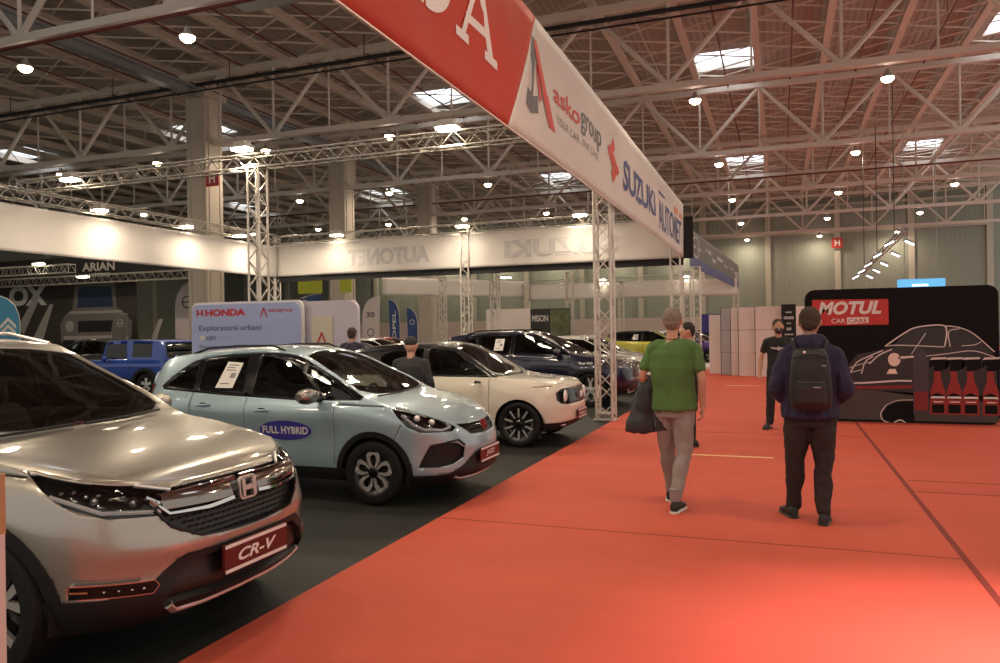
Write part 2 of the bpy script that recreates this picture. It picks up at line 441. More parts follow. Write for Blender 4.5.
beam((-18.1, 2, 5.3), (-18.1, FY, 5.3), 'aluminium lattice beam carrying the white banner at the far side of the stand')
beam((-18.1, FY+.2, 5.25), (AX, FY+.2, 5.25), 'aluminium lattice beam above the white banner with mirrored lettering')
beam((AX, .5, 5.35), (AX, FY, 5.35), 'aluminium lattice beam hidden behind the red and white overhead banner')

# fabric banners with gentle folds
def fabric(name, origin, xdir, L, z0, z1, m, wob=.02, seed=1, nx=None, nz=14, th=.006):
    rnd = random.Random(seed); xd = V(xdir).normalized(); nrm = xd.cross(V((0,0,1)))
    nx = nx or int(L*6); ph = [rnd.uniform(0, 6.28) for _ in range(8)]
    def P(s, z):
        t = (z-z0)/(z1-z0)
        w = wob*(math.sin(1.9*s+ph[0]+2.2*t)+.7*math.sin(4.3*s+ph[1]-3*t)+.5*math.sin(.8*s+5*t+ph[2])+.35*math.sin(8.1*s+ph[3]+1.5*t))*math.sin(PI*min(1, max(0, t*.96+.02)))**.5
        return V(origin) + xd*s + V((0,0,z)) + nrm*w
    vs = [P(L*i/nx, z0+(z1-z0)*j/nz) for i in range(nx+1) for j in range(nz+1)]
    fs = [(i*(nz+1)+j, (i+1)*(nz+1)+j, (i+1)*(nz+1)+j+1, i*(nz+1)+j+1) for i in range(nx) for j in range(nz)]
    mb = MB(); mb.add(vs, fs)
    me = bpy.data.meshes.new(name); me.from_pydata(mb.v, [], mb.f)
    for q in (m if isinstance(m, list) else [m]): me.materials.append(q)
    me.polygons.foreach_set('use_smooth', [True]*len(fs))
    o = bpy.data.objects.new(name, me); COL.objects.link(o)
    sm = o.modifiers.new('thick', 'SOLIDIFY'); sm.thickness = th; sm.offset = 0
    return o, P
def cloth_mat(name, col, trans=.35, rough=.6):
    m = bpy.data.materials.new(name); m.use_nodes = True; nt = m.node_tree; b = nt.nodes['Principled BSDF']
    b.inputs['Base Color'].default_value = (*col,1); b.inputs['Roughness'].default_value = rough
    tl = nt.nodes.new('ShaderNodeBsdfTranslucent'); tl.inputs[0].default_value = (*col,1)
    mx = nt.nodes.new('ShaderNodeMixShader'); mx.inputs[0].default_value = trans
    nt.links.new(b.outputs[0], mx.inputs[1]); nt.links.new(tl.outputs[0], mx.inputs[2]); nt.links.new(mx.outputs[0], nt.nodes['Material Output'].inputs[0])
    return m
whitef = cloth_mat('white banner fabric', (.84,.81,.78)); redf = cloth_mat('red banner fabric', (.66,.085,.045)); blackf = mat('black fabric', (.012,.012,.013), .8)
BX = -2.78
t = thing('overhead_banner', 'long red and white overhead banner with dealer names above the aisle edge', 'banner', (0,0,0))
bz0, bz1 = 3.9, 5.52
# white part, then the red part, meeting along a slanted join
o, PB = fabric('white_section', (BX,0,0), (0,1,0), 24.0, bz0, bz1, [whitef, redf], .012, 5, nx=240, nz=12); o.parent = t
me = o.data; bm = bmesh.new(); bm.from_mesh(me)
sl = lambda z: 7.86 + (z-3.95)/(5.37-3.95)*.95
n = V((0, 1, -.95/1.42)).normalized()
bmesh.ops.bisect_plane(bm, geom=bm.verts[:]+bm.edges[:]+bm.faces[:], plane_co=(BX, sl(3.95), 3.95), plane_no=n)
red = [f for f in bm.faces if f.calc_center_median().y < sl(f.calc_center_median().z)]
ret = bmesh.ops.duplicate(bm, geom=red); dup_faces = [g for g in ret['geom'] if isinstance(g, bmesh.types.BMFace)]
bm2 = bmesh.new(); vm = {}
for f in dup_faces: bm2.faces.new([vm.setdefault(v, bm2.verts.new(v.co)) if v not in vm else vm[v] for v in f.verts]).smooth = True
bmesh.ops.delete(bm, geom=dup_faces, context='FACES'); bmesh.ops.delete(bm, geom=red, context='FACES'); bm.to_mesh(me); bm.free()
me2 = bpy.data.meshes.new('red_section'); bm2.to_mesh(me2); bm2.free(); me2.materials.append(redf)
o2 = bpy.data.objects.new('red_section', me2); COL.objects.link(o2); o2.parent = t; s_ = o2.modifiers.new('thick', 'SOLIDIFY'); s_.thickness = .006; s_.offset = 0
o2['label'] = 'red end of the banner with white lettering'
def bfn(y0, z0, sk=0.):  # lettering follows the cloth
    return lambda x, y: PB(y0+x+sk*y, z0+y) + V((.012, 0, 0))
# note: local x runs along +Y, seen from the aisle side it reads left to right
navy = mat('banner navy print', (.035,.05,.20), .6); redprint = mat('banner red print', (.62,.07,.05), .6); greyprint = mat('banner grey print', (.13,.14,.15), .6); wprint = mat('banner white print', (.86,.84,.82), .6); orange = mat('banner orange print', (.70,.20,.05), .6)
def btext(body, y0, z0, w, h, m, bold=.02, sk=0., spacing=1.):
    return text_mesh('lettering', body, m, None, width=w, height=h, parent=t, bold=bold, fn=bfn(y0, z0, sk), spacing=spacing)
def serif_letter(polys, y0, z0, m, nm='lettering'):
    mb = MB(); f = bfn(y0, z0)
    for p in polys: mb.add([f(x, y) for x, y in p], [tuple(range(len(p)))])
    me = bpy.data.meshes.new(nm); me.from_pydata(mb.v, [], mb.f); me.materials.append(m)
    q = bpy.data.objects.new(nm, me); COL.objects.link(q); q.parent = t; return q
# H O N D A in wide slab letters
def slab(ch, w, h, s=.13, q=.09):
    bx = lambda x0, y0, x1, y1: [(x0,y0),(x1,y0),(x1,y1),(x0,y1)]
    ft = lambda x: bx(x-s*.9, 0, x+s*.9, q*.7)
    if ch == 'H': return [bx(.1,0,.1+s,h), bx(w-.1-s,0,w-.1,h), bx(.1,h*.45,w-.1,h*.45+q), bx(0,0,.2+s,q), bx(w-.2-s,0,w,q), bx(0,h-q,.2+s,h), bx(w-.2-s,h-q,w,h)]
    if ch == 'N': return [bx(.1,0,.1+s*.7,h), bx(w-.1-s*.7,0,w-.1,h), [(.05,h),(.05+s*1.4,h),(w-.08,0),(w-.08-s*1.4,0)], bx(0,0,.2+s,q), bx(w-.25-s,h-q,w,h), bx(0,h-q,.15,h)]
    if ch == 'A': return [[(.08,0),(.08+s*.7,0),(w*.5+s*.2,h),(w*.5-s*.5,h)], [(w-.08-s*1.3,0),(w-.08,0),(w*.5+s*.7,h),(w*.5-s*.4,h)], bx(w*.22,h*.3,w*.75,h*.3+q), bx(0,0,.3,q), bx(w-.38,0,w,q)]
    out = []
    N = 20
    if ch == 'D': out = [bx(.1,0,.1+s,h), bx(0,0,.35,q), bx(0,h-q,.35,h)]
    a0, a1 = (-PI/2, PI/2) if ch == 'D' else (0, 2*PI)
    cx = w*.42 if ch == 'D' else w*.5; rx = w-cx
    for k in range(N):
        a, b = a0+(a1-a0)*k/N, a0+(a1-a0)*(k+1)/N
        out.append([(cx+rx*math.cos(c)*m, h/2+(h/2)*math.sin(c)*e) for c, m, e in ((a,1,1),(b,1,1),(b,1-s/rx*1.1,1-q/h*2.1),(a,1-s/rx*1.1,1-q/h*2.1))])
    return out
polys = []; x = 0
for ch, w in (('H',.98),('O',.98),('N',1.02),('D',.95),('A',1.08)):
    polys += [[(px+x, py) for px, py in p] for p in slab(ch, w, .72)]; x += w+.10
serif_letter(polys, 7.52-x+.1, 4.42, wprint)
# the dealer mark: a folded A in grey and red
serif_letter([[(0,.05),(.30,.95),(.52,.95),(.26,.20),(.52,.28),(.52,.06),(.2,-.02)]], 8.42, 4.28, greyprint, 'logo')
serif_letter([[(.30,.95),(.52,.95),(1.16,.02),(.92,.02)], [(.98,.02),(1.22,.02),(.93,.44),(.80,.26)], [(.42,.62),(.52,.74),(.66,.30),(.56,.24)]], 8.46, 4.26, redprint, 'logo')
btext('asko', 9.66, 4.70, 1.35, .26, redprint, .015); btext('group', 11.06, 4.60, 1.46, .36, greyprint, .01)
btext('YOUR CAR. OUR CARE.', 9.80, 4.44, 2.5, .11, greyprint, 0., spacing=1.3)
serif_letter([[(.0,.42),(.45,.82),(.62,.66),(.50,.55),(.92,.28),(.80,.18),(.25,.55)], [(.92,.40),(.47,.0),(.30,.16),(.42,.27),(.0,.54),(.12,.64),(.67,.27)]], 13.05, 4.30, redprint, 'logo')
btext('SUZUKI', 14.32, 4.34, 3.95, .58, navy, .03)
btext('AUTONET', 18.95, 4.15, 4.4, .74, navy, .015)
serif_letter([[(0,0),(1.0,.0),(1.2,.16),(.2,.16)], [(1.3,0),(2.0,0),(2.1,.16),(1.5,.16)]], 21.6, 4.98, orange, 'logo')
serif_letter([[(0,0),(3.4,.0),(3.4,.05),(0,.05)]], 19.0, 5.06, navy, 'logo')
mb = MB(); mb.rod((BX, 0, bz0), (BX, 24, bz0), .012, 5); mb.build('hem_cord', alu, t)

# the two long white banners, printing showing through from the other side
def white_banner(label, org, xd, L, z0, z1, seed, words, dark=False):
    o, P = fabric('fascia_banner', org, xd, L, z0, z1, whitef, .02, seed); tag(o, label, 'banner', 'white fascia banners')
    gh = mat('show-through print', (.50,.49,.50), .7)
    for body, s0, zz, w, h in words:
        nrm = V(xd).normalized().cross(V((0,0,1)))
        text_mesh('lettering', body, gh, None, width=w, height=h, parent=o, bold=.04, fn=lambda x, y, s0=s0, zz=zz: P(s0+x, zz+y)+nrm*.012, mirror=True)
    return o
white_banner('long white banner along the far left side of the stand', (-17.9, 2, 0), (0,1,0), 22, 3.82, 5.0, 11, [])
white_banner('long white banner crossing behind the cars, faint mirrored lettering showing through', (-17.9, FY, 0), (1,0,0), 15.1, 3.86, 5.06, 12, [('SUZUKI', 13.1, 4.12, 3.9, .6), ('AUTONET', 6.4, 4.12, 3.3, .6)])
tag(MB().box((-10.35, FY+.12, 3.78), (15.1, .05, .26)).build('valance', blackf), 'black strip hanging below the crossing white banner', 'banner')
tag(MB().box((AX+.35, FY+.12, 4.5), (.36, .05, 1.3)).build('side_drape', blackf), 'black fabric drape at the far end of the overhead banner', 'drape')
# flood lamps on the stand truss
floodm = mat('flood lamp glow', (1,.92,.78), .5, emit=(1,.86,.62), es=34); floodm.cycles.emission_sampling = 'NONE'
FL_E = 70
def flood(x, y, z, label, e=1.):
    t = thing('flood_lamp', label, 'lamp', (x, y, z), 0, 'flood lamps on the stand truss')
    mb = MB(); mb.box((0,0,.03), (.46,.30,.05)); mb.box((0,0,.10), (.30,.2,.09)); mb.build('lamp_body', lampb, t)
    MB().box((0,0,-.02), (.40,.24,.05)).build('lamp_lens', floodm, t)
    MB().tube([(-.24,0,.03),(-.24,0,.16),(.24,0,.16),(.24,0,.03)], .01, 5).build('bracket', lampb, t)
    add_light(t, (.9 if x < -17.5 else 0, -.9 if y > 23 else 0, -.30), FL_E*e, .42, (1,.83,.62), shape='RECTANGLE', size_y=.26)
for x, y, z, lb in ((-10.95, BY-.2, 5.72, 'bright flood lamp on top of the tower behind the light blue board'), (-15.9, BY-.3, 5.45, 'bright flood lamp on the cross beam near its left end'), (-6.0, BY-.3, 5.62, 'bright flood lamp on the cross beam near the overhead banner'),
                  (-18.0, 16.1, 5.25, 'flood lamp on the left banner beam, nearer the camera'), (-18.0, 19.4, 5.2, 'flood lamp on the left banner beam, farther along'), (-18.0, 22.0, 5.2, 'flood lamp on the left banner beam close to the corner tower'), (-15.2, FY-.1, 5.28, 'flood lamp on the crossing banner beam near the corner'), (-10.2, FY-.1, 5.3, 'flood lamp on the crossing banner beam above its middle tower'), (-6.05, FY-.1, 5.4, 'brightest flood lamp on the crossing banner beam, near the aisle')):
    flood(x, y, z, lb)
for x, y in ((-7.5, 3.0), (-4.3, 7.6), (-12., 6.)):
    flood(x, y, 5.35, 'flood lamp of the stand above the near cars, outside the picture', 1.)
beam((-17.9, 3.0, 5.55), (AX, 3.0, 5.55), 'aluminium lattice beam over the nearest car, above the picture')

# grey-blue banner of the next stand along the aisle
gb = cloth_mat('grey blue banner', (.14,.15,.14), .1)
t = thing('overhead_banner', 'grey and blue overhead banner with a pale round mark, beyond the red and white one', 'banner')
o, P2 = fabric('banner_cloth', (-3.07, 28.4, 0), (.045,1,0), 18.2, 3.95, 5.35, gb, .01, 9); o.parent = t
nx_ = V((.045,1,0)).normalized().cross(V((0,0,1)))
def strip2(pts, m, nm): 
    mb = MB(); mb.add([P2(a, b)+nx_*.012 for a, b in pts], [tuple(range(len(pts)))]); me = bpy.data.meshes.new(nm); me.from_pydata(mb.v, [], mb.f); me.materials.append(m); q = bpy.data.objects.new(nm, me); COL.objects.link(q); q.parent = t
bluep = mat('blue print', (.05,.07,.22), .6); palep = mat('pale print', (.42,.44,.44), .6)
mb = MB()
for k in range(36): mb.add([P2(18.2*a/36, z)+nx_*.012 for a, z in ((k,3.96),(k+1,3.96),(k+1,4.35),(k,4.35))], [(0,1,2,3)])
mb.build('blue_band', bluep, t)
mb = MB()
for k in range(24):
    a, b = 2*PI*k/24, 2*PI*(k+1)/24
    mb.add([P2(1.5+.95*math.cos(c)*r, 4.78+.42*math.sin(c)*r)+nx_*.014 for c, r in ((a,1),(b,1),(b,.8),(a,.8))], [(0,1,2,3)])
mb.add([P2(a, z)+nx_*.014 for a, z in ((.1,4.74),(2.9,4.74),(2.9,4.82),(.1,4.82))], [(0,1,2,3)]); mb.build('round_mark', palep, t)
# the words on it cannot be read in the picture: only pale dashes
mb = MB(); rr = random.Random(4)
for s0, w, z in ((4.2,1.6,4.85),(6.3,1.2,4.6),(8.1,2.2,4.85),(11,1.6,4.7),(14,1.5,4.8),(16,1.3,4.6)):
    mb.add([P2(a, b)+nx_*.014 for a, b in ((s0,z),(s0+w,z),(s0+w,z+.16),(s0,z+.16))], [(0,1,2,3)])
mb.build('pale_marks', palep, t)
for x, y, lb in ((-2.9, 29.0, 'slim lattice tower under the near end of the grey and blue banner'), (-2.35, 45.5, 'slim lattice tower under the far end of the grey and blue banner')):
    tower(x, y, 0, 3.95, lb, w=.25)
# the far stand behind: white fascia on towers
def far_banner(org, xd, L, z0, z1, seed, lb):
    o, P = fabric('fascia_banner', org, xd, L, z0, z1, whitef, .02, seed, nx=int(L*3), nz=6); tag(o, lb, 'banner', 'white fascia banners')
far_banner((-20.2, 36.2, 0), (.70,1,0), 9.6, 3.7, 4.7, 21, 'short white banner of the distant stand running away beside the third pillar')
far_banner((-14.4, 44, 0), (1,0,0), 12.2, 3.5, 4.45, 22, 'distant white banner high behind the dark blue car')
beam((-14.4, 44.2, 4.6), (-2.2, 44.2, 4.6), 'distant lattice beam along the top of the far white banner')
for x, y, h, lb in ((-10.05, 26.6, 4.0, 'lattice tower just behind the crossing banner, half hidden by its middle tower'), (-15.6, 34, 4.4, 'distant lattice tower below the short receding white banner'), (-8.6, 32.0, 4.2, 'distant lattice tower right of the white board and dark poster'), (-8.7, 44, 4.5, 'very thin distant lattice tower between the white car and the near tower'), (-3.4, 30.3, 3.9, 'distant lattice tower beyond the end tower of the overhead banner'), (-14.5, 44, 4.5, 'distant lattice tower at the corner of the far white banner')):
    tower(x, y, 0, h, lb, w=.27)
for x, y, z, lb in ((-19.4, 38.5, 4.7, 'small far flood lamp on the receding white banner'), (-11.9, 33, 4.15, 'small far lamp left of the white board, under the crossing banner'), (-9.8, 43.8, 4.6, 'small far lamp at the top of the far white banner'), (-4.9, 43.8, 4.6, 'small far lamp near the end of the far white banner')):
    t = thing('flood_lamp', lb, 'lamp', (x, y, z), 0, 'far small lamps'); MB().box((0,0,0), (.4,.3,.05)).build('lamp_lens', floodm, t); MB().box((0,0,.06), (.4,.3,.08)).build('lamp_body', lampb, t)

# ---------------------------------------------------------------- boards at the stand
boardw = mat('pale lilac board', (.60,.56,.66), .5); boardb = mat('light blue board print', (.40,.47,.78), .5); edge_m = mat('board edge', (.7,.68,.7), .4); redh = mat('board red print', (.55,.03,.04), .5); dk = mat('board dark print', (.10,.12,.22), .5)
YB = 13.0
def rboard(name, x0, x1, z0, z1, y, m, parent, r=.12, th=.05, square_bl=True):
    mb = MB(); mb.prism(rrect(x1-x0, z1-z0, r, 6), plane_matrix(((x0+x1)/2, y+th, (z0+z1)/2), (1,0,0), (0,0,1)), th)
    return mb.build(name, m, parent)
t = thing('display_board', 'wide light blue stand board with red and dark lettering behind the hybrid car', 'display board', (0,0,0))
rboard('frame', -11.95, -9.12, .0, 2.36, YB+.02, edge_m, t, .16, .08)
rboard('printed_panel', -11.91, -9.16, .04, 2.31, YB-.012, boardb, t, .15, .03)
Mb = plane_matrix((-11.72, YB-.016, 2.13), (1,0,0), (0,0,1))
def bt(body, x, z, w, h, m, bold=.01, par=None, y=None, spacing=1.): return text_mesh('lettering', body, m, plane_matrix((x, (YB if y is None else y)-.017, z), (1,0,0), (0,0,1)), width=w, height=h, parent=par or t, bold=bold, spacing=spacing)
bt('HONDA', -11.55, 2.06, 1.05, .15, redh, .05)
mb = MB(); M_ = plane_matrix((-11.78, YB-.019, 2.06), (1,0,0), (0,0,1))
for p in ([(0,0),(.035,0),(.05,.15),(.0,.15)], [(.135,0),(.17,0),(.17,.15),(.12,.15)], [(.03,.055),(.14,.055),(.14,.085),(.03,.085)]): mb.prism(p, M_, .002)
mb.build('logo', redh, t)
bt('askogroup', -9.92, 2.10, .6, .10, redh); bt('Exploratorii urbani', -11.72, 1.72, 1.62, .15, dk); bt('HEV', -11.52, 1.55, .26, .09, dk); bt('Sistem inteligent', -11.72, 1.36, 1.35, .09, dk)
mb = MB(); M_ = plane_matrix((-10.14, YB-.019, 2.02), (1,0,0), (0,0,1))
for p in ([(0,0),(.03,0),(.115,.17),(.09,.2)], [(.09,.2),(.12,.2),(.2,0),(.165,0)]): mb.prism(p, M_, .002)
mb.build('logo', redh, t); MB().prism([(0,0),(.14,0),(.14,.09),(0,.09)], plane_matrix((-11.70, YB-.019, 1.55), (1,0,0), (0,0,1)), .002).build('small_tag', white, t)
t = thing('display_board', 'plain pale lilac board with cream panel and small red mark beside the light blue board', 'display board', (0,0,0))
rboard('panel', -9.5, -7.95, 0, 2.33, YB+.22, boardw, t, .2, .10)
cream = mat('cream panel', (.66,.60,.48), .5)
rboard('cream_panel', -9.02, -8.52, .9, 2.02, YB+.19, cream, t, .03, .03)
mb = MB(); M_ = plane_matrix((-8.9, YB+.185, 1.45), (1,0,0), (0,0,1))
for p in ([(0,0),(.04,0),(.14,.2),(.11,.24)], [(.11,.24),(.14,.24),(.24,0),(.2,0)]): mb.prism(p, M_, .003)
mb.build('logo', redh, t)
# white rolled board and the dark poster farther back
tag(MB().box((-11.1, 31.0, 1.5), (2.05, .08, 2.25)).build('display_board', mat('white board', (.84,.76,.72), .6)), 'blank white board behind the dark blue car', 'display board')
t = thing('poster_wall', 'dark poster with partly hidden white word and a green forest picture', 'poster')
MB().box((-9.2, 31.0, 1.5), (1.75, .08, 2.2)).build('panel', mat('dark poster', (.03,.03,.028), .6), t)
fm = mat('forest picture', (.12,.14,.07), .6, vary=.9, vscale=5); MB().box((-8.75, 30.94, 1.5), (.85, .02, 2.1)).build('forest_picture', fm, t)
text_mesh('lettering', 'MISON', white, plane_matrix((-10.0, 30.95, 2.05), (1,0,0), (0,0,1)), width=.72, height=.28, parent=t, bold=.02)

# ---------------------------------------------------------------- dark neighbouring stand at the far left
t = thing('poster_wall', 'dark wall with giant letters and a squared off-road car printed on it', 'poster wall')
bz = 32.0
MB().box((-39.5, bz+.06, 2.75), (12.7, .1, 5.5)).build('panel', mat('dark brown wall print', (.045,.038,.032), .55, vary=.35, vscale=.8), t)
lg = mat('grey letter print', (.62,.62,.60), .5)
text_mesh('lettering', 'OX', lg, plane_matrix((-43.0, bz-.01, 3.55), (1,0,0), (0,0,1)), width=3.1, height=1.2, parent=t, bold=.05)
g1 = mat('printed car grey', (.17,.16,.15), .5); g2 = mat('printed car light', (.38,.36,.34), .5); g3 = mat('printed car glass', (.025,.045,.09), .4); g4 = mat('printed car dark', (.015,.014,.014), .5)
def flat(polys, m, y, nm): 
    mb = MB(); M_ = plane_matrix((0, y, 0), (1,0,0), (0,0,1))
    for p in polys: mb.prism(p, M_, .004)
    mb.build(nm, m, t)
cx = -36.2; q = lambda pts, s=1: [(cx+x, 1.0+z) for x, z in pts]
flat([q([(-2.6,.3),(2.6,.3),(2.7,1.5),(2.2,1.9),(1.6,2.3),(1.5,3.6),(1.2,3.75),(-1.2,3.75),(-1.5,3.6),(-1.7,2.3),(-2.3,1.95),(-2.7,1.4)])], g1, bz-.005, 'printed_car')
flat([q([(-1.35,2.35),(1.35,2.35),(1.2,3.5),(-1.2,3.5)])], g3, bz-.012, 'printed_windscreen')
flat([q([(-1.3,.95),(1.3,.95),(1.3,1.6),(-1.3,1.6)]), q([(-2.5,.1),(-1.6,.1),(-1.6,.5),(-2.5,.5)]), q([(1.6,.1),(2.5,.1),(2.5,.5),(1.6,.5)])], g4, bz-.012, 'printed_grille')
cir = lambda x, z, r: [(cx+x+r*math.cos(2*PI*k/14), 1.0+z+r*math.sin(2*PI*k/14)) for k in range(14)]
flat([cir(-1.95,1.3,.33), cir(1.95,1.3,.33), q([(-2.4,.55),(2.4,.55),(2.4,.75),(-2.4,.75)]), q([(-2.1,2.0),(2.1,2.0),(1.9,2.15),(-1.9,2.15)])], g2, bz-.014, 'printed_lamps')
flat([q([(-5.2,.2),(-4.2,.2),(-3.2,2.6),(-3.5,2.6)]), q([(-6.2,1.2),(-5.6,.9),(-4.4,2.8),(-4.8,3.0)]), q([(-1.3+5.2,.2),(4.3,.2),(4.9,1.6),(4.6,1.6)])], g2, bz-.01, 'printed_streaks')
t = thing('overhead_banner', 'black overhead banner with metallic lettering at the far left stand', 'banner')
fab, _ = fabric('banner_cloth', (-46, 31, 0), (1,0,0), 17.2, 4.75, 6.1, blackf, .02, 31, nx=60, nz=6); fab.parent = t
for body, x, z, w, h in (('ARIAN', -35.9, 5.27, 2.35, .46), ('MOTORS', -35.4, 4.93, 1.5, .22)):
    text_mesh('lettering', body, mat('silver lettering', (.5,.48,.44), .4), plane_matrix((x, 30.93, z), (1,0,0), (0,0,1)), width=w, height=h, parent=t, bold=.03)
flatm = mat('orange lettering', (.5,.2,.08), .5)
for (a, b, lb) in (((-40.3, 27, 5.0), (-32.0, 27, 5.0), 'distant lattice beam in front of the black banner, upper one'), ((-42, 29, 4.64), (-26, 29, 4.64), 'distant lattice beam in front of the big grey letters, lower one')):
    beam(a, b, lb, w=.4)
for x, y, z, lb in ((-34.2, 27, 5.3, 'distant lamp shining in front of the black banner, left one'), (-31.3, 27, 4.55, 'distant lamp shining in front of the black banner, near its metallic letters'), (-24.5, 28, 4.6, 'distant lamp below the far end of the black banner')):
    t = thing('flood_lamp', lb, 'lamp', (x, y, z), 0, 'far small lamps'); MB().box((0,0,0), (.5,.3,.05)).build('lamp_lens', floodm, t); MB().box((0,0,.06), (.45,.3,.08)).build('lamp_body', lampb, t)

# ---------------------------------------------------------------- feather flags
def flag(x, y, h, w, m, label, marks=(), z0=.25, lean=0., flip=False):
    t = thing('feather_flag', label, 'flag', (x, y, 0), 0, 'feather flags')
    pts = [(0, z0)]; N = 14
    outer = [(0, z0), (0, h*.66), (w*.03, h*.76), (w*.14, h*.86), (w*.36, h*.94), (w*.66, h*.985), (w, h)]
    inner = [(w*1.02, h*.93), (w*.98, h*.8), (w*.93, z0+.02)]
    if flip: outer = [(w-a, b) for a, b in outer]; inner = [(w-a, b) for a, b in inner]
    poly = outer+inner
    if lean: poly = [(a + lean*b, b) for a, b in poly]
    mb = MB(); mb.prism(poly, plane_matrix((0,.01,0), (1,0,0), (0,0,1)), .02); mb.build('flag_cloth', m, t)
    MB().tube([(poly[0][0],.0,0)]+[(a, 0, b) for a, b in poly[1:7]], .014, 5).build('pole', alu, t)
    MB().lathe([(.001,0),(.2,0),(.2,.03),(.001,.04)], 14).build('base', blk, t)
    for kind, fx, fz, fw, fh, mm, arg in marks:
        M_ = plane_matrix((fx, -.018, fz), (1,0,0), (0,0,1))
        if kind == 'text': text_mesh('lettering', arg, mm, M_, width=fw, height=fh, parent=t, bold=.02)
        elif kind == 'vtext': text_mesh('lettering', arg, mm, plane_matrix((fx+fh, -.018, fz), (0,0,1), (-1,0,0)), width=fw, height=fh, parent=t, bold=.02)
        elif kind == 'ring':
            mb = MB()
            for k in range(20):
                a, b = 2*PI*k/20, 2*PI*(k+1)/20; mb.prism([(fw*math.cos(a), fw*math.sin(a)), (fw*math.cos(b), fw*math.sin(b)), (fw*.78*math.cos(b), fw*.78*math.sin(b)), (fw*.78*math.cos(a), fw*.78*math.sin(a))], M_, .002)
            if arg: mb.prism([(-fw*1.1,-.03),(fw*1.1,-.03),(fw*1.1,.03),(-fw*1.1,.03)], M_, .002)
            mb.build('logo', mm, t)
        elif kind == 'chev':
            mb = MB()
            for dz in (0, -fh*.5): mb.prism([(-fw, dz-fh*.4), (0, dz+fh*.2), (fw, dz-fh*.4), (fw, dz-fh*.1), (0, dz+fh*.5), (-fw, dz-fh*.1)], M_, .002)
            mb.build('logo', mm, t)
    return t
pk = mat('pale flag cloth', (.62,.55,.56), .6); bl = mat('blue flag cloth', (.03,.07,.24), .6); cy = mat('cyan flag cloth', (.07,.30,.50), .6); gr = mat('grey flag cloth', (.16,.15,.14), .6); yel = mat('yellow green cloth', (.40,.46,.03), .6); dkb = mat('flag dark print', (.05,.05,.08), .5)
flag(-20.75, 35, 3.6, 1.05, pk, 'pale pink feather flag with dark digits 30', [('text', .25, 2.5, .5, .28, dkb, '30'), ('ring', .5, 1.7, .22, 0, dkb, 0)])
flag(-19.15, 35, 3.4, .62, bl, 'tall narrow blue feather flag with white writing', [('vtext', .2, 1.3, 1.5, .2, white, 'OPEL')], flip=True)
flag(-18.1, 35, 2.95, .6, bl, 'short narrow blue feather flag near the third pillar', [('ring', .3, 2.2, .14, 0, white, 0)], flip=True)
flag(-31.9, 33.5, 4.75, 1.5, pk, 'large pale feather flag with a dark round mark left of the nearest pillar', [('ring', .85, 3.55, .36, 0, dkb, 1)])
flag(-26.0, 36.0, 3.9, 2.0, bl, 'dark blue feather flag peeking over the pale lilac board', [('ring', .95, 3.2, .4, 0, white, 1)])
flag(-28.35, 20.2, 3.35, 1.75, cy, 'light blue feather flag with two chevrons beside the big grey letters', [('chev', 1.15, 2.2, .42, .5, white, 0)], flip=True)
flag(-33.9, 31, 2.9, 1.1, gr, 'grey feather flag beside the squared off-road car picture', [('ring', .6, 2.4, .22, 0, palep, 1)])
tag(MB().box((-23.5, 34.3, 4.2), (1.5, .05, .75)).build('hanging_sign', yel), 'yellow-green hanging sign left of the middle pillar, its larger part', 'sign', 'yellow-green hanging signs')
tag(MB().box((-21.3, 34.3, 4.2), (.7, .05, .75)).build('hanging_sign', yel), 'yellow-green hanging sign touching the middle pillar, its smaller part', 'sign', 'yellow-green hanging signs')

# ---------------------------------------------------------------- white panel wall at the end of the aisle
pw = mat('white wall panel', (.72,.62,.60), .5); pg = mat('grey wall panel', (.40,.39,.42), .5); jointm = mat('panel joint', (.08,.07,.07), .5)
t = thing('panel_wall', 'white modular panel wall with dark joints behind the person in black', 'panel wall')
px = [-1.95, -1.6, -1.33, -.78, .05]
for i in range(4):
    x0, x1 = px[i], px[i+1]
    for j in range(3):
        MB().box(((x0+x1)/2, 27.6-.35*i, .02+.78*(j+.5)), (x1-x0-.02, .06, .765), 0).build('wall_panel', pg if i < 1 else pw, t)
mb = MB()
for i, x in enumerate(px[:-1]): mb.box((x, 27.62-.35*i, 1.18), (.03, .09, 2.36))
for j in range(4): mb.box((-.95, 27.66, .02+.78*j), (2.0, .03, .02))
mb.build('joint_frame', jointm, t)
tag(MB().box((-2.2, 28.3, 1.08), (.42, .08, 2.12)).build('panel_board', pw), 'single free-standing white panel left of the modular wall', 'panel')
t = thing('poster_column', 'tall narrow black poster with pale writing beside the white panel wall', 'poster'); MB().box((.27, 26.3, 1.2), (.44, .06, 2.4)).build('panel', blackf, t)
mb = MB(); rr = random.Random(3)
for k in range(9): 
    w_ = rr.uniform(.14,.34); mb.box((.27, 26.26, .7+k*.18), (w_, .01, .05+.04*(k%2)))
mb.build('pale_marks', palep, t)
tag(MB().box((1.9, 29, 1.2), (3.2, .1, 2.4)).build('panel_board', pw), 'long pale wall behind the person in black, left of the black display wall', 'panel')
tag(MB().box((-3.0, 33.0, .06), (1.6, 3.4, .12)).build('platform', mat('white platform', (.75,.72,.66), .5)), 'low white platform beside the red carpet in the distance', 'platform')
tag(MB().box((-2.9, 38, 1.9), (1.5, .1, .9)).build('blue_board', mat('deep blue board', (.03,.03,.22), .5)), 'small deep blue board far behind the free-standing white panel', 'board')

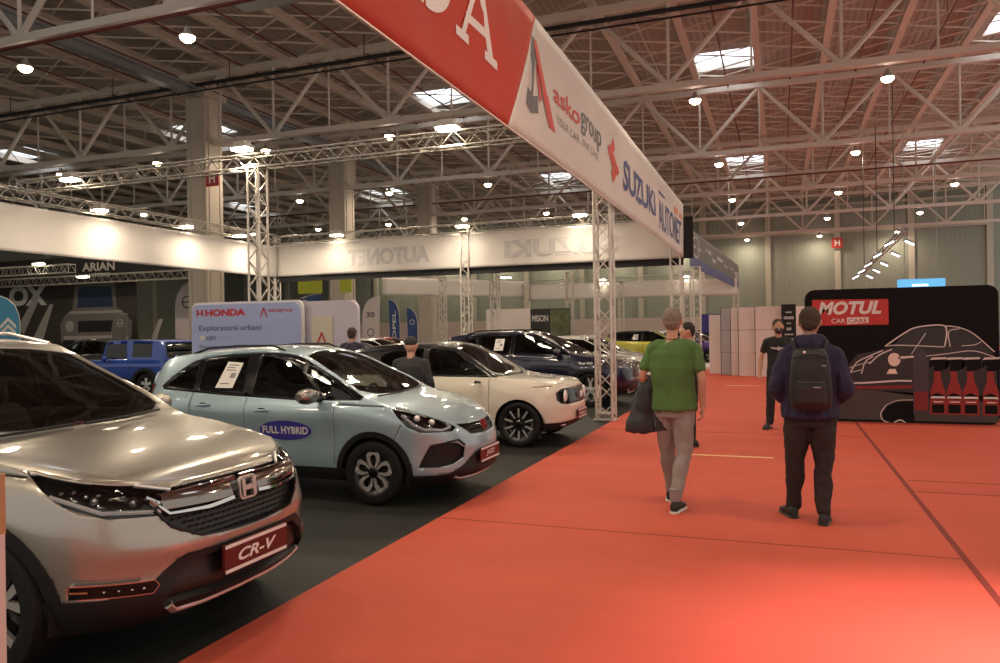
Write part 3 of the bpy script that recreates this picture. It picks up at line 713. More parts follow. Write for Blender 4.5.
# ---------------------------------------------------------------- the black display wall
dt = thing('display_wall', 'large black fabric display wall with red logo and printed sports car', 'display wall', (.42, 14.38, 0), 0)
W, H = 2.93, 2.30
blkp = mat('display print black', (.008,.007,.008), .7, spec=.15)
mb = MB(); prof = rrect(W, H, .16, 8, 0, 0)
mb.prism(prof, plane_matrix((0, .26, 0), (1,0,0), (0,0,1)), .26); mb.build('fabric_wall', blkp, dt)
def dprint(polys, m, nm, d=.003, base=0.):
    mb = MB(); M_ = plane_matrix((0, -base, 0), (1,0,0), (0,0,1))
    for p in polys: mb.prism(p, M_, d)
    return mb.build(nm, m, dt)
redd = mat('display red print', (.52,.025,.020), .45); greyd = mat('display grey floor print', (.060,.048,.044), .5, vary=.3, vscale=4); crm = mat('display chrome print', (.72,.64,.62), .45); dkr = mat('display dark red', (.22,.012,.012), .45); bod = mat('display body print', (.022,.018,.020), .3); warm = mat('display headlamp print', (.85,.66,.58), .45)
# pixel frame of the photograph turned into board metres
s_ = W/190.; PX = lambda u, v: ((u-804.5)*s_, (421.5-v)*s_*1.09)
D = lambda pts: [PX(*p) for p in pts]
dprint([D([(808,392),(860,388),(930,392),(990,400),(994,419),(812,419),(807,410)])], greyd, 'printed_floor')
dprint([D([(812,322),(890,322),(890,296),(812,295)])], redd, 'logo_panel', .006)
wp = mat('display white print', (.78,.72,.70), .45)
text_mesh('lettering', 'MOTUL', wp, plane_matrix((*PX(818,311)[:1], -.008, PX(818,311)[1]), (1,0,0), (0,0,1)), width=1.0, height=.23, parent=dt, bold=.045, shear=.25, spacing=1.03)
text_mesh('lettering', 'CAR', wp, plane_matrix((PX(832,319.5)[0], -.008, PX(0,319.7)[1]), (1,0,0), (0,0,1)), width=.22, height=.078, parent=dt, bold=.01)
dprint([D([(848,321),(870,320),(870,314),(848,314)])], wp, 'logo_bar', .008)
text_mesh('lettering', 'CARE', redd, plane_matrix((PX(849.5,0)[0], -.010, PX(0,319.7)[1]), (1,0,0), (0,0,1)), width=.29, height=.072, parent=dt, bold=.01)
# the printed classic sports car
dprint([D([(850,380),(850,362),(858,352),(880,348),(893,345),(905,332),(918,326),(938,325),(958,327),(972,334),(988,350),(992,362),(992,392),(930,395),(900,392),(868,388)])], bod, 'printed_car_body')
def line(pts, w, m, nm='printed_line', y=.006):
    pts = [V((*PX(*p), 0)) for p in pts]; mb = MB(); M_ = plane_matrix((0, 0, 0), (1,0,0), (0,0,1))
    pts = catmull(pts, 5) if len(pts) > 2 else pts; L_, R_ = [], []
    for i, p in enumerate(pts):
        d = (pts[min(i+1,len(pts)-1)]-pts[max(i-1,0)]).normalized(); n = V((-d.y, d.x, 0))*w/2
        L_.append(p+n); R_.append(p-n)
    for i in range(len(pts)-1): mb.prism([(q.x, q.y) for q in (R_[i], R_[i+1], L_[i+1], L_[i])], M_, y)
    return mb
def lines(specs, m, nm):
    tot = MB()
    for pts, w in specs: b = line(pts, w, m); tot.add(b.v, b.f)
    tot.build(nm, m, dt)
lines([([(886,344),(905,331),(918,325),(942,323.5),(946,331),(944,344)], .022), ([(944,324),(958,326),(972,333),(990,350)], .016), ([(886,344),(900,343),(944,345)], .016),
       ([(949,345),(948,330),(958,327)], .014), ([(851,370),(858,360),(870,354),(884,348)], .018), ([(870,362),(880,353),(893,347)], .02), ([(862,372),(866,360),(874,354)], .018), ([(898,356),(916,355),(944,352),(970,349),(990,355)], .013),
       ([(850,382),(870,381),(897,379),(912,379)], .030), ([(850,366),(862,362),(872,360)], .012), ([(850,371),(862,368)], .012), ([(960,344),(972,343),(978,340)], .012), ([(912,352),(926,331)], .012)], crm, 'printed_highlights')
lines([([(850,386),(875,386),(905,385),(914,384)], .055)], dkr, 'printed_bumper')
ell = lambda u, v, a, b, n=22: [PX(u+a*math.cos(2*PI*k/n), v-b*math.sin(2*PI*k/n)) for k in range(n)]
dprint([ell(895,357.5,6.2,6.8)], warm, 'printed_headlamp', .010); dprint([D([(887,372),(898,372),(896,367),(890,367)])], warm, 'printed_indicator', .010)
dprint([D([(899,357),(914,355.5),(914,353.5),(899,354.5)])], crm, 'printed_glint', .010)
lines([([(886,404),(881,412),(883,419),(890,422)], .016), ([(886,404),(897,399),(914,398)], .010), ([(894,421),(900,418.5),(905,421)], .02)], crm, 'printed_table_rim')
dprint([D([(883,420.5),(882,412),(888,404),(898,400),(914,399),(914,420.5)])], blkp, 'printed_table', .004)
# printed bottles: one tall spray can and four trigger bottles
dprint([D([(913,412),(913,360),(916,350),(921,344),(925,350),(928,360),(928,412)])], mat('printed can', (.05,.04,.05), .3), 'printed_can', .010)
dprint([D([(914,408),(914,390),(927,389),(927,409)])], dkr, 'printed_can_label', .013)
bot, lab, trg, tl_, shp = [], [], [], [], []
for u, dv in ((936.5,0),(952,.6),(967.5,0),(986,0)):
    bot.append(D([(u-3,369),(u+3,369),(u+3.5,378),(u+7.5,389),(u+8,412),(u-7.5,412),(u-7,389),(u-3,378)]))
    lab.append(D([(u-6,394),(u+6.5,394),(u+7,396),(u-6.5,396)])); lab.append(D([(u-4,399),(u+5,399),(u+5,400),(u-4,400)]))
    trg.append(D([(u-7,358),(u+10,357),(u+10,366),(u+3,369),(u-3,369),(u-3,363),(u-8,366)])); tl_.append(D([(u-7,358),(u-5,355.5),(u+9,355.2),(u+9,357),(u-5,357.6)]))
    shp.append(D([(u-5.5,402),(u+6,402),(u+6,410.5),(u-5.5,410.5)])); shp.append(D([(u-6.5,393),(u,390.5),(u+7,393.5),(u+4,397),(u-5,396.6)]))
dprint(bot, mat('display bottle red', (.30,.018,.014), .4), 'printed_bottles', .010); dprint(trg, blkp, 'printed_triggers', .012); dprint(tl_, crm, 'printed_trigger_tops', .014); dprint(shp, blkp, 'printed_bottle_marks', .013); dprint(lab, wp, 'printed_bottle_labels', .014)
tag(MB().box((3.65, 15.6, .6), (.5, .5, 1.2)).build('stand_counter', mat('plum counter', (.10,.05,.18), .5)), 'dark purple counter just visible past the edge of the black display wall', 'counter')

# track of spotlights hanging over the display wall, and a blue lit sign
t = thing('spotlight_bar', 'slanting ceiling bar with ten white spotlights, right of the H sign', 'spotlight bar', (0,0,0))
P0, P1 = V((3.5, 37.6, 4.1)), V((3.5, 25.0, 4.5))
mb = MB(); truss_rods(mb, P0, P1, .14, .5, .02, .01); mb.build('bar', grs, t)
mb = MB()
for f in (.08, .45, .82): p = P0.lerp(P1, f); mb.rod(p, p+V((0,0,5.0)), .015, 4)
mb.build('suspension_rod', blk, t)
sp_w = mat('spotlight glow', (1,1,1), .5, emit=(.95,.97,1), es=9); sp_w.cycles.emission_sampling = 'NONE'
for f in (.02, .22, .42, .66, .90):
    for s in (-1, 1):
        p = P0.lerp(P1, f) + V((s*.16, 0, -.18)); k_ = .62
        b = MB().box(p+V((s*.10,0,-.02)), (.46*k_, .22*k_, .10), 0, Matrix.Rotation(s*.5, 3, 'Y')).build('spotlight', grs, t)
        MB().box(p+V((s*.12,-.01,-.075)), (.44*k_, .2*k_, .03), 0, Matrix.Rotation(s*.5, 3, 'Y')).build('spotlight_lens', sp_w, b)
t = thing('lit_sign', 'glowing light blue box sign above the black display wall', 'sign', (4.66, 30, 3.14))
MB().box((0,0,0), (1.45, .3, .28)).build('light_box', mat('blue lit face', (.1,.4,.8), .5, emit=(.12,.48,.80), es=1.0), t)
MB().box((-.05,-.155,-.08), (.5,.01,.07)).build('white_line', mat('lit white', (1,1,1), .5, emit=(.8,.95,1), es=1.6), t)
mb = MB()
for a in (-.5,.5): mb.rod((a,0,.14), (a,0,6.2), .01, 4)
mb.build('suspension_rod', grs, t)
# the pale post at the very edge of the picture, beside the nearest car
t = thing('sign_post', 'pale upright board end at the picture edge beside the silver car', 'post', (0,0,0))
pe = V((-1.950, 1.415, 0))
MB().box(pe+V((-.15,0,.565)), (.3,.03,1.13)).build('panel', mat('pale pink board', (.62,.52,.50), .5), t)
MB().box(pe+V((-.15,0,1.21)), (.302,.034,.16)).build('wooden_band', mat('light wood', (.42,.24,.12), .5), t)
t = thing('spotlight', 'added lamp out of frame, putting a pinkish glow on the aisle carpet', 'lamp', (2.45, 3.9, 3.6))  # added lamp for the pinkish carpet glow, whose true source is unseen
MB().lathe([(.001,.2),(.07,.2),(.09,0),(.08,0),(.001,.05)], 16).build('lamp_body', lampb, t, True); MB().rod((0,0,.2), (0,0,8.9), .012, 5).build('suspension_rod', grs, t)
add_light(t, (0,0,-.02), 75, .12, (1,.62,.66), rot=(0,.31,0), spread=1.0)
# ================================================================ cars
tyre_m = mat('tyre rubber', (.008,.008,.008), .6, spec=.3, bump=.2, bscale=30); plast = mat('black plastic trim', (.012,.012,.013), .5, spec=.35, bump=.15, bscale=300)
gloss = mat('gloss black', (.006,.006,.007), .14, spec=.35); under = mat('underbody', (.006,.006,.006), .8); chrome = mat('chrome', (.72,.72,.73), .08, 1.)
alloy = mat('alloy silver', (.66,.65,.64), .32, .65); alloyd = mat('alloy dark', (.03,.03,.032), .3, .6); glassd = glass_mat('tinted car glass', (.48,.51,.49), 1.5); glassp = glass_mat('privacy car glass', (.04,.045,.045), 1.55)
seatm = mat('seat cloth', (.030,.029,.028), .8); dashm = mat('dashboard', (.035,.034,.033), .6); lensm = glass_mat('headlamp lens', (.92,.93,.94), 1.45); platem = mat('plate maroon', (.10,.012,.014), .35); platew = mat('plate white', (.80,.76,.74), .4)
paper = mat('paper sheet', (.82,.80,.76), .7); meshm = mat('grille mesh', (.01,.01,.01), .4); led = mat('headlamp led bar', (.92,.92,.92), .25, 0.); redl = mat('tail lamp red', (.30,.01,.01), .15, coat=1.); headliner = mat('headliner', (.10,.095,.085), .9)

def cut_poly(bm, layer, poly, a, b, filt, value):
    """cut the surface along the outline given in the (a, b) projection and give the faces inside the tag value"""
    a, b = V(a), V(b); n = len(poly)
    hs = [p[0] for p in poly]; ks = [p[1] for p in poly]
    lo = (min(hs)-.01, min(ks)-.01); hi = (max(hs)+.01, max(ks)+.01)
    def near(f):
        h = [v.co.dot(a) for v in f.verts]; k = [v.co.dot(b) for v in f.verts]
        return max(h) >= lo[0] and min(h) <= hi[0] and max(k) >= lo[1] and min(k) <= hi[1]
    cand = [f for f in bm.faces if filt(f) and near(f)]
    for i in range(n):
        p, q = poly[i], poly[(i+1)%n]; d = (q[0]-p[0], q[1]-p[1]); L = math.hypot(*d)
        if L < 1e-6: continue
        no = (a*d[1]-b*d[0])/L; co = a*p[0]+b*p[1]
        if abs(a.dot(b)) > 1e-6: raise ValueError
        l0, l1 = (min(p[0],q[0])-.04, min(p[1],q[1])-.04), (max(p[0],q[0])+.04, max(p[1],q[1])+.04)
        fs = []
        for f in cand:
            if not f.is_valid: continue
            h = [v.co.dot(a) for v in f.verts]; k = [v.co.dot(b) for v in f.verts]
            if max(h) >= l0[0] and min(h) <= l1[0] and max(k) >= l0[1] and min(k) <= l1[1]: fs.append(f)
        if not fs: continue
        es = set(e for f in fs for e in f.edges); vs = set(v for f in fs for v in f.verts)
        bm.faces.ensure_lookup_table()
        for f in fs: f.tag = True
        r = bmesh.ops.bisect_plane(bm, geom=list(vs)+list(es)+fs, dist=1e-5, plane_co=co, plane_no=no)
        new = [g for g in r['geom'] if isinstance(g, bmesh.types.BMFace)]
        s = set(x for x in cand if x.is_valid); s.update(x for x in new if x.is_valid); cand = list(s)
    out = []
    for f in cand:
        if not f.is_valid or not filt(f): continue
        c = f.calc_center_median(); x, y = c.dot(a), c.dot(b); ins = False; j = n-1
        for i in range(n):
            xi, yi = poly[i]; xj, yj = poly[j]
            if (yi > y) != (yj > y) and x < (xj-xi)*(y-yi)/(yj-yi)+xi: ins = not ins
            j = i
        if ins: f[layer] = value; out.append(f)
    return out

def car_half(S):
    """left half (y >= 0) of a car shell from its plan outline, side levels and centre line"""
    out = catmull([(x, y, 0) for x, y in S['plan']], 10)
    L = [0.]
    for i in range(1, len(out)): L.append(L[-1]+(out[i]-out[i-1]).length)
    N = S.get('N', 150); pts = []
    j = 0
    for i in range(N+1):
        s = L[-1]*i/N
        while j < len(L)-2 and L[j+1] < s: j += 1
        t = (s-L[j])/(L[j+1]-L[j]); pts.append(out[j].lerp(out[j+1], t))
    pts[0].y = 0; pts[-1].y = 0
    nrm = []
    for i in range(N+1):
        d = pts[min(i+1, N)]-pts[max(i-1, 0)]; n = V((d.y, -d.x, 0)).normalized()
        if i in (0, N): n = V((1 if i == 0 else -1, 0, 0))
        nrm.append(n)
    zb, zs, zc = pchip(S['zb']), pchip(S['zs']), pchip(S['zc'])
    of, os_, orr = pchip(S['front']), pchip(S['side']), pchip(S['rear'])
    ya, g = pchip(S['ya']), pchip(S['g'])
    NK = S.get('NK', 16); NS, NT = 6, 9
    bm = bmesh.new(); part = bm.faces.layers.int.new('part'); seg = bm.faces.layers.int.new('seg')
    fx = S.get('flare', .0); wr = S['wheel_r']; axles = S['axles']
    rows = []
    for i in range(N+1):
        p, n = pts[i], nrm[i]; z0, z1 = zb(p.x), zs(p.x); col = []
        for k in range(NK+1):
            t = k/NK; z = z0+(z1-z0)*t
            off = n.x*n.x*(of(t) if n.x > 0 else orr(t)) + n.y*n.y*os_(t)
            x, y = p.x-n.x*off, p.y-n.y*off
            for ax in axles:
                r = math.hypot(p.x-ax, z-S['wz']); w = max(0, 1-abs(r-wr*1.12)/(.22))
                y += fx*w*w*(3-2*w)*n.y*n.y
            col.append(V((x, max(0, y), z)))
        if i in (0, N): 
            for c in col: c.y = 0
        r = col[-1]; yy = min(ya(r.x), r.y*.93); zz = r.z+(max(zc(r.x), r.z)-r.z)*g(r.x); c = max(zc(r.x), r.z)
        for k in range(1, NS+1):
            t = k/NS; b = S.get('bulge', .012)*4*t*(1-t)*(1 if zz-r.z > .25 else 0)
            col.append(V((r.x, r.y+(yy-r.y)*t+b, r.z+(zz-r.z)*t + (0 if zz-r.z > .25 else .3*(zz-r.z)*math.sin(PI*t)))))
        for k in range(1, NT+1):
            t = k/NT; y = yy*(1-t); u = 1-t
            col.append(V((r.x, y, zz+(c-zz)*(1-u**S.get('crown', 2.0)))))
        rows.append([bm.verts.new(v) for v in col])
    M = len(rows[0])
    for i in range(N):
        for k in range(M-1):
            q = [rows[i][k], rows[i+1][k], rows[i+1][k+1], rows[i][k+1]]
            if len(set(tuple(v.co) for v in q)) < 3: continue
            try: f = bm.faces.new(q)
            except ValueError: continue
            f[seg] = 1 if k < NK else (2 if k < NK+NS else 3)
    bmesh.ops.remove_doubles(bm, verts=bm.verts, dist=1e-4)
    bmesh.ops.recalc_face_normals(bm, faces=bm.faces)
    up = sum(f.normal.z*f.calc_area() for f in bm.faces if f[seg] == 3)
    if up < 0: bmesh.ops.reverse_faces(bm, faces=bm.faces)
    return bm, part, seg

def take(bm, part, vals, mirror, off=0., rim=0.):
    """lift the faces tagged with one of vals out of the half shell as mesh data, moved along their normals by off"""
    fs = [f for f in bm.faces if f[part] in vals]
    if not fs: return None
    b = bmesh.new(); vm = {}
    for f in fs:
        for v in f.verts:
            if v not in vm: vm[v] = b.verts.new(v.co)
        try: b.faces.new([vm[v] for v in f.verts])
        except ValueError: pass
    b.normal_update()
    if off:
        nn = {v: v.normal.copy() for v in b.verts}
        if rim:
            be = [e for e in b.edges if len(e.link_faces) == 1 and not all(abs(v.co.y) < 1e-4 for v in e.verts)]
            old = {v: v.co.copy() for v in b.verts}
        for v in b.verts:
            n = nn[v]
            if abs(v.co.y) < 1e-4: n = V((n.x, 0, n.z)).normalized() if V((n.x,0,n.z)).length > .01 else n
            v.co += n*off
        if rim:
            nv = {}
            for e in be:
                for v in e.verts:
                    if v not in nv: nv[v] = b.verts.new(old[v])
            for e in be:
                a, c = e.verts
                try: b.faces.new([a, c, nv[c], nv[a]])
                except ValueError: pass
    out = []
    for s in ((1, -1) if mirror else (1,)):
        out.append(s)
    return b

def emit(b, name, m, parent, side=None, both=False, solid=0., smooth=True, label=None):
    """turn half-shell geometry into an object: side +1 as is, -1 mirrored, both = joined across the middle"""
    res = b.copy()
    if side == -1:
        for v in res.verts: v.co.y = -v.co.y
        bmesh.ops.reverse_faces(res, faces=res.faces)
    if both:
        o = b.copy()
        me_ = bpy.data.meshes.new('x')
        for v in o.verts: v.co.y = -v.co.y
        bmesh.ops.reverse_faces(o, faces=o.faces); o.to_mesh(me_); o.free(); res.from_mesh(me_); bpy.data.meshes.remove(me_)
        bmesh.ops.remove_doubles(res, verts=[v for v in res.verts if abs(v.co.y) < 2e-4], dist=5e-4)
    for f in res.faces: f.smooth = smooth
    for e in res.edges:
        if len(e.link_faces) == 2 and e.calc_face_angle(0) > .55: e.smooth = False
    me = bpy.data.meshes.new(name); res.to_mesh(me); res.free(); me.materials.append(m)
    o = bpy.data.objects.new(name, me); COL.objects.link(o); o.parent = parent
    if solid: s = o.modifiers.new('s', 'SOLIDIFY'); s.thickness = solid; s.offset = -1
    if label: o['label'] = label
    return o

def make_wheel(parent, x, y, z, R, w, style, side, rim_r):
    """tyre with rim and centre cap; the outside faces side (+1 = left)"""
    s = side; W2 = w/2
    prof = [(rim_r, -W2*.80), (rim_r+.012, -W2*.94), (R-.05, -W2), (R-.018, -W2*.92), (R-.003, -W2*.70), (R, 0), (R-.003, W2*.70), (R-.018, W2*.92), (R-.05, W2), (rim_r+.012, W2*.94), (rim_r, W2*.80), (rim_r, -W2*.80)]
    n = 40 if style != 'far' else 22
    o = MB().lathe(prof, n, 'y').build('wheel', tyre_m, parent, True); o.location = (x, y, z)
    mb = MB(); rr = rim_r; fo = s*W2*.80
    mb.lathe([(rr, -W2*.8), (rr+.004, W2*.8), (rr-.012, W2*.82), (rr-.02, W2*.5), (rr-.03, -W2*.6), (rr, -W2*.8)], n, 'y')
    mb.mi = 0
    def bar(r0, a0, w0, r1, a1, w1, d=.022, y0=.80, y1=.72):
        p0 = V((r0*math.cos(a0), 0, r0*math.sin(a0))); p1 = V((r1*math.cos(a1), 0, r1*math.sin(a1))); dd = (p1-p0).normalized(); nn = V((dd.z, 0, -dd.x))
        ya0, ya1 = s*W2*y0, s*W2*y1
        q = [p0+nn*w0/2+V((0,ya0,0)), p0-nn*w0/2+V((0,ya0,0)), p1-nn*w1/2+V((0,ya1,0)), p1+nn*w1/2+V((0,ya1,0))]
        mb.add([v for v in q]+[v-V((0,s*d,0)) for v in q], [(0,1,2,3),(7,6,5,4),(0,4,5,1),(1,5,6,2),(2,6,7,3),(3,7,4,0)])
    if style == 'petal':
        mb.mi = 1
        for k in range(5):
            a = PI/2+2*PI*k/5
            for q in (-1, 1):
                bar(.055, a+q*.40, .016, rr*.62, a+q*.43, .030); bar(rr*.60, a+q*.43, .030, rr*.88, a+q*.29, .046, y1=.80); bar(rr*.86, a+q*.31, .042, rr*.97, a+q*.02, .045)
            mb.mi = 0; bar(.05, a+PI/5, .012, rr*.98, a+PI/5, .03, .03, .5, .5); mb.mi = 1
    elif style == 'blades':
        for k in range(10):
            a = PI/2+2*PI*k/10; mb.mi = 0; bar(.04, a, .05, rr*.99, a, .035, .03, .66, .70); mb.mi = 1; bar(rr*.42, a, .022, rr*.95, a, .028, .008, .80, .82)
        mb.mi = 0
        for k in range(10): a = PI/2+2*PI*(k+.5)/10; bar(.04, a, .04, rr*.8, a, .02, .02, .5, .55)
    elif style == 'star':
        for k in range(5):
            a = PI/2+2*PI*k/5; mb.mi = 1
            bar(.03, a, .075, rr*.60, a, .060, y0=.82, y1=.78)
            for q in (-1, 1): bar(rr*.52, a+q*.05, .030, rr*.99, a+q*.22, .045, y0=.80, y1=.84)
            mb.mi = 0; bar(.03, a+PI/5, .03, rr*.98, a+PI/5, .05, .03, .4, .5)
    else:
        mb.mi = 1
        for k in range(5):
            a = PI/2+2*PI*k/5
            for q in (-1, 1): bar(.03, a+q*.12, .035, rr*.98, a+q*.16, .04)
    mb.mi = 0
    mb.lathe([(.001, s*W2*.3), (rr*.7, s*W2*.3), (rr*.7, s*W2*.2), (.001, s*W2*.2)], 24, 'y')   # brake disc behind the spokes
    r = mb.build('rim', [alloyd, alloy], o); r.location = (0,0,0)
    MB().lathe([(.001, s*W2*.88), (.03, s*W2*.88), (.045, s*W2*.82), (.06, s*W2*.70), (.06, s*W2*.5)], 18, 'y').build('hub_cap', alloy if style in ('star','far') else gloss, o, True)
    return o

def interior(t, S, seats=True):
    cx, zc_ = S['cowl'][0], S['cowl'][1]; hw = S['hw']
    mb = MB(); mb.box((-.2, 0, .42), (S['cabin'][0]-S['cabin'][1], hw*1.55, .06)); mb.box((cx-.1, 0, .7), (.1, hw*1.5, .6))
    mb.build('cabin_floor', under, t)
    mb = MB(); pr = [(cx+.25, zc_-.06), (cx-.12, zc_-.01), (cx-.36, zc_-.05), (cx-.42, zc_-.22), (cx-.3, zc_-.42), (cx+.2, zc_-.42)]
    mb.prism([(x, z) for x, z in pr], plane_matrix((0, hw*.80, 0), (1,0,0), (0,0,1)), hw*1.60); mb.build('dashboard', dashm, t)
    if not seats: return
    for sx in (cx-1.05, cx-1.95):
        for sy in ((-.37, .37) if sx > cx-1.5 else (-.38, .38)):
            b = MB(); sc = 1.
            M_ = Matrix.Rotation(-.26, 3, 'Y')
            rings = []
            for zz, wx, wy in ((-.02,.07,.21),(.15,.08,.24),(.38,.075,.25),(.52,.06,.22),(.58,.03,.16)):
                rings.append([V((sx-.10, sy, zc_-.50)) + M_ @ V((wx*math.copysign(abs(math.cos(a))**.5, math.cos(a)), wy*math.copysign(abs(math.sin(a))**.5, math.sin(a)), zz)) for a in [2*PI*k/14 for k in range(14)]])
            b.loft(rings); b.box((sx+.16, sy, zc_-.50), (.50, .48, .14)); st = b.build('seat', seatm, t, True)
            MB().ball(V((sx-.10, sy, zc_-.50)) + M_ @ V((0,0,.66)), (.055,.13,.09), 12, 8).build('headrest', seatm, st, True)
    c = V((cx-.56, .37, zc_-.08)); M_ = Matrix.Rotation(-1.15, 3, 'Y')
    ring = [c + M_ @ V((.17*math.cos(2*PI*k/24), .18*math.sin(2*PI*k/24), 0)) for k in range(25)]
    mb = MB(); mb.tube(ring, .014, 6); mb.box(c, (.08,.12,.03), 0, M_)
    for a in (0, PI, PI*1.5): mb.rod(c, c + M_ @ V((.16*math.cos(a+PI/2), .17*math.sin(a+PI/2), 0)), .012, 5)
    mb.rod(c, c+V((.3,0,-.14)), .03, 6); mb.build('steering_wheel', gloss, t, True)

class Car:
    def __init__(s, label, cat, loc, rz, S, body_m, glass=glassd, group=None):
        s.S = S; s.t = thing('car', label, cat, loc, rz, group)
        s.bm, s.part, s.seg = car_half(S); s.body_m = body_m; s.n = 100; s.regs = []
    def region(s, poly, view='side', filt=None, seg=None):
        """tag a region, return its number. view: side (x,z) / front (y,z) / rear / top (x,y) / or an angle in degrees from the nose"""
        s.n += 1; sg = s.seg
        if view == 'side': a, b, base = (1,0,0), (0,0,1), (lambda f: f.normal.y > .12 and f.calc_center_median().y > .25)
        elif view == 'front': a, b, base = (0,1,0), (0,0,1), (lambda f: f.calc_center_median().x > s.S['axles'][0]*.2 and f.normal.x > .05)
        elif view == 'rear': a, b, base = (0,1,0), (0,0,1), (lambda f: f.calc_center_median().x < s.S['axles'][1] and f.normal.x < -.05)
        elif view == 'top': a, b, base = (1,0,0), (0,1,0), (lambda f: f.normal.z > .15)
        else:
            w = math.radians(view); a, b = (-math.sin(w), math.cos(w), 0), (0,0,1); dr = V((math.cos(w), math.sin(w), 0)); base = (lambda f: f.normal.dot(dr) > .05)
        segs = seg if isinstance(seg, (tuple, list)) else ((seg,) if seg else None)
        cut_poly(s.bm, s.part, poly, a, b, lambda f: base(f) and (segs is None or f[sg] in segs) and (filt is None or filt(f)), s.n)
        return s.n
    def region3(s, pts, ang, seg=None, filt=None):
        w = math.radians(ang); return s.region([(-math.sin(w)*x+math.cos(w)*y, z) for x, y, z in pts], ang, filt, seg)
    def holes(s): 
        S = s.S
        out = []
        if S.get('clad'):
            for ax in S['axles']:
                R = S['wheel_r']+S['clad']; out.append(s.region([(ax+R*math.cos(2*PI*k/30), S['wz']+R*math.sin(2*PI*k/30)) for k in range(30)], 'side', seg=1))
        for ax in S['axles']:
            R = S['wheel_r']; s.arch = s.region([(ax+R*math.cos(2*PI*k/30), S['wz']+R*math.sin(2*PI*k/30)) for k in range(30)], 'side', seg=1)
            for f in s.bm.faces:
                if f[s.part] == s.arch: f[s.part] = -1
        return out
    def pair(s, vals, name, m, off=0., rim=0., solid=0., parent=None, sides=(1,-1)):
        vals = vals if isinstance(vals, (list, tuple)) else [vals]
        b = take(s.bm, s.part, vals, False, off, rim); res = []
        if b is None: return [None, None]
        for sd in sides:
            res.append(emit(b, name, m, parent or s.t, sd, solid=solid))
        b.free(); return res
    def joined(s, vals, name, m, off=0., rim=0., solid=0., parent=None):
        vals = vals if isinstance(vals, (list, tuple)) else [vals]
        b = take(s.bm, s.part, vals, False, off, rim)
        if b is None: return None
        o = emit(b, name, m, parent or s.t, both=True, solid=solid); b.free(); return o
    def body(s, gaps=()):
        """everything left over is the painted body; gaps are the shut lines"""
        o = s.joined([0], 'body', s.body_m, solid=.012)
        for g_ in gaps: s.pair(g_, 'shut_line', under, -.006)
        me = o.data; s.bvh = BVHTree.FromObject(o, bpy.context.evaluated_depsgraph_get()); return o
    def bvh_all(s):
        b = s.bm.copy(); o = s.bm.copy()
        me_ = bpy.data.meshes.new('x')
        for v in o.verts: v.co.y = -v.co.y
        o.to_mesh(me_); o.free(); b.from_mesh(me_); bpy.data.meshes.remove(me_)
        s.all = BVHTree.FromBMesh(b); b.free()
    def hit(s, o, d):
        r = s.all.ray_cast(V(o), V(d))
        return (r[0], r[1] if r[1].dot(V(d)) < 0 else -r[1]) if r[0] is not None else (None, None)
    def front(s, y, z): return s.hit((5, y, z), (-1,0,0))
    def sidep(s, x, z, sd=1): return s.hit((x, 5*sd, z), (0,-sd,0))
    def topp(s, x, y): return s.hit((x, y, 5), (0,0,-1))
    def strip(s, pts, w, th, m, name, how='front', out=.004, parent=None, closed=False, label=None):
        """a raised band that follows the body; pts in the view's own coordinates"""
        L = []
        fine = []
        for i in range(len(pts)-1):
            k = max(1, int(math.dist(pts[i], pts[i+1])/.05)); fine += [tuple(pts[i][j]+(pts[i+1][j]-pts[i][j])*q/k for j in range(len(pts[i]))) for q in range(k)]
        fine.append(pts[-1])
        for p in fine:
            c, n = (s.front(*p) if how == 'front' else s.sidep(p[0], p[1], p[2] if len(p) > 2 else how if how in (1,-1) else 1) if how in (1, -1, 'side') else s.topp(*p))
            if c is not None: L.append((c, n))
        if len(L) < 2: return None
        rings = []
        for i, (c, n) in enumerate(L):
            d = (L[min(i+1, len(L)-1)][0]-L[max(i-1, 0)][0]).normalized(); b = n.cross(d).normalized()
            wi = w[i*len(w)//len(L)] if isinstance(w, (list, tuple)) else w
            rings.append([c-b*wi/2-n*.01, c-b*wi/2+n*(out), c-b*wi*.3+n*(out+th), c+b*wi*.3+n*(out+th), c+b*wi/2+n*(out), c+b*wi/2-n*.01])
        o = MB().loft(rings).build(name, m, parent or s.t, True)
        if label: o['label'] = label
        return o
    def wheels(s, style, w=.2):
        S = s.S; R = S['tyre_r']
        for ax in S['axles']:
            for sd in (1, -1):
                make_wheel(s.t, ax, sd*(S['track']-w/2), R, R, w, style, sd, S['rim_r'])
                mb = MB(); rings = []
                for k in range(17):
                    a = -.25+(PI+.5)*k/16; q = S['wheel_r']+.015; rings.append([V((ax+q*math.cos(a), sd*(S['track']-.03), S['wz']+q*math.sin(a))), V((ax+q*math.cos(a), sd*.42, S['wz']+q*math.sin(a)))])
                for i in range(16): mb.add([rings[i][0], rings[i+1][0], rings[i+1][1], rings[i][1]], [(0,1,2,3)])
                mb.add([V((ax, sd*.42, S['wz']))]+[r[1] for r in rings], [(0, i+1, i+2) for i in range(16)])
                mb.build('wheel_well', under, s.t)
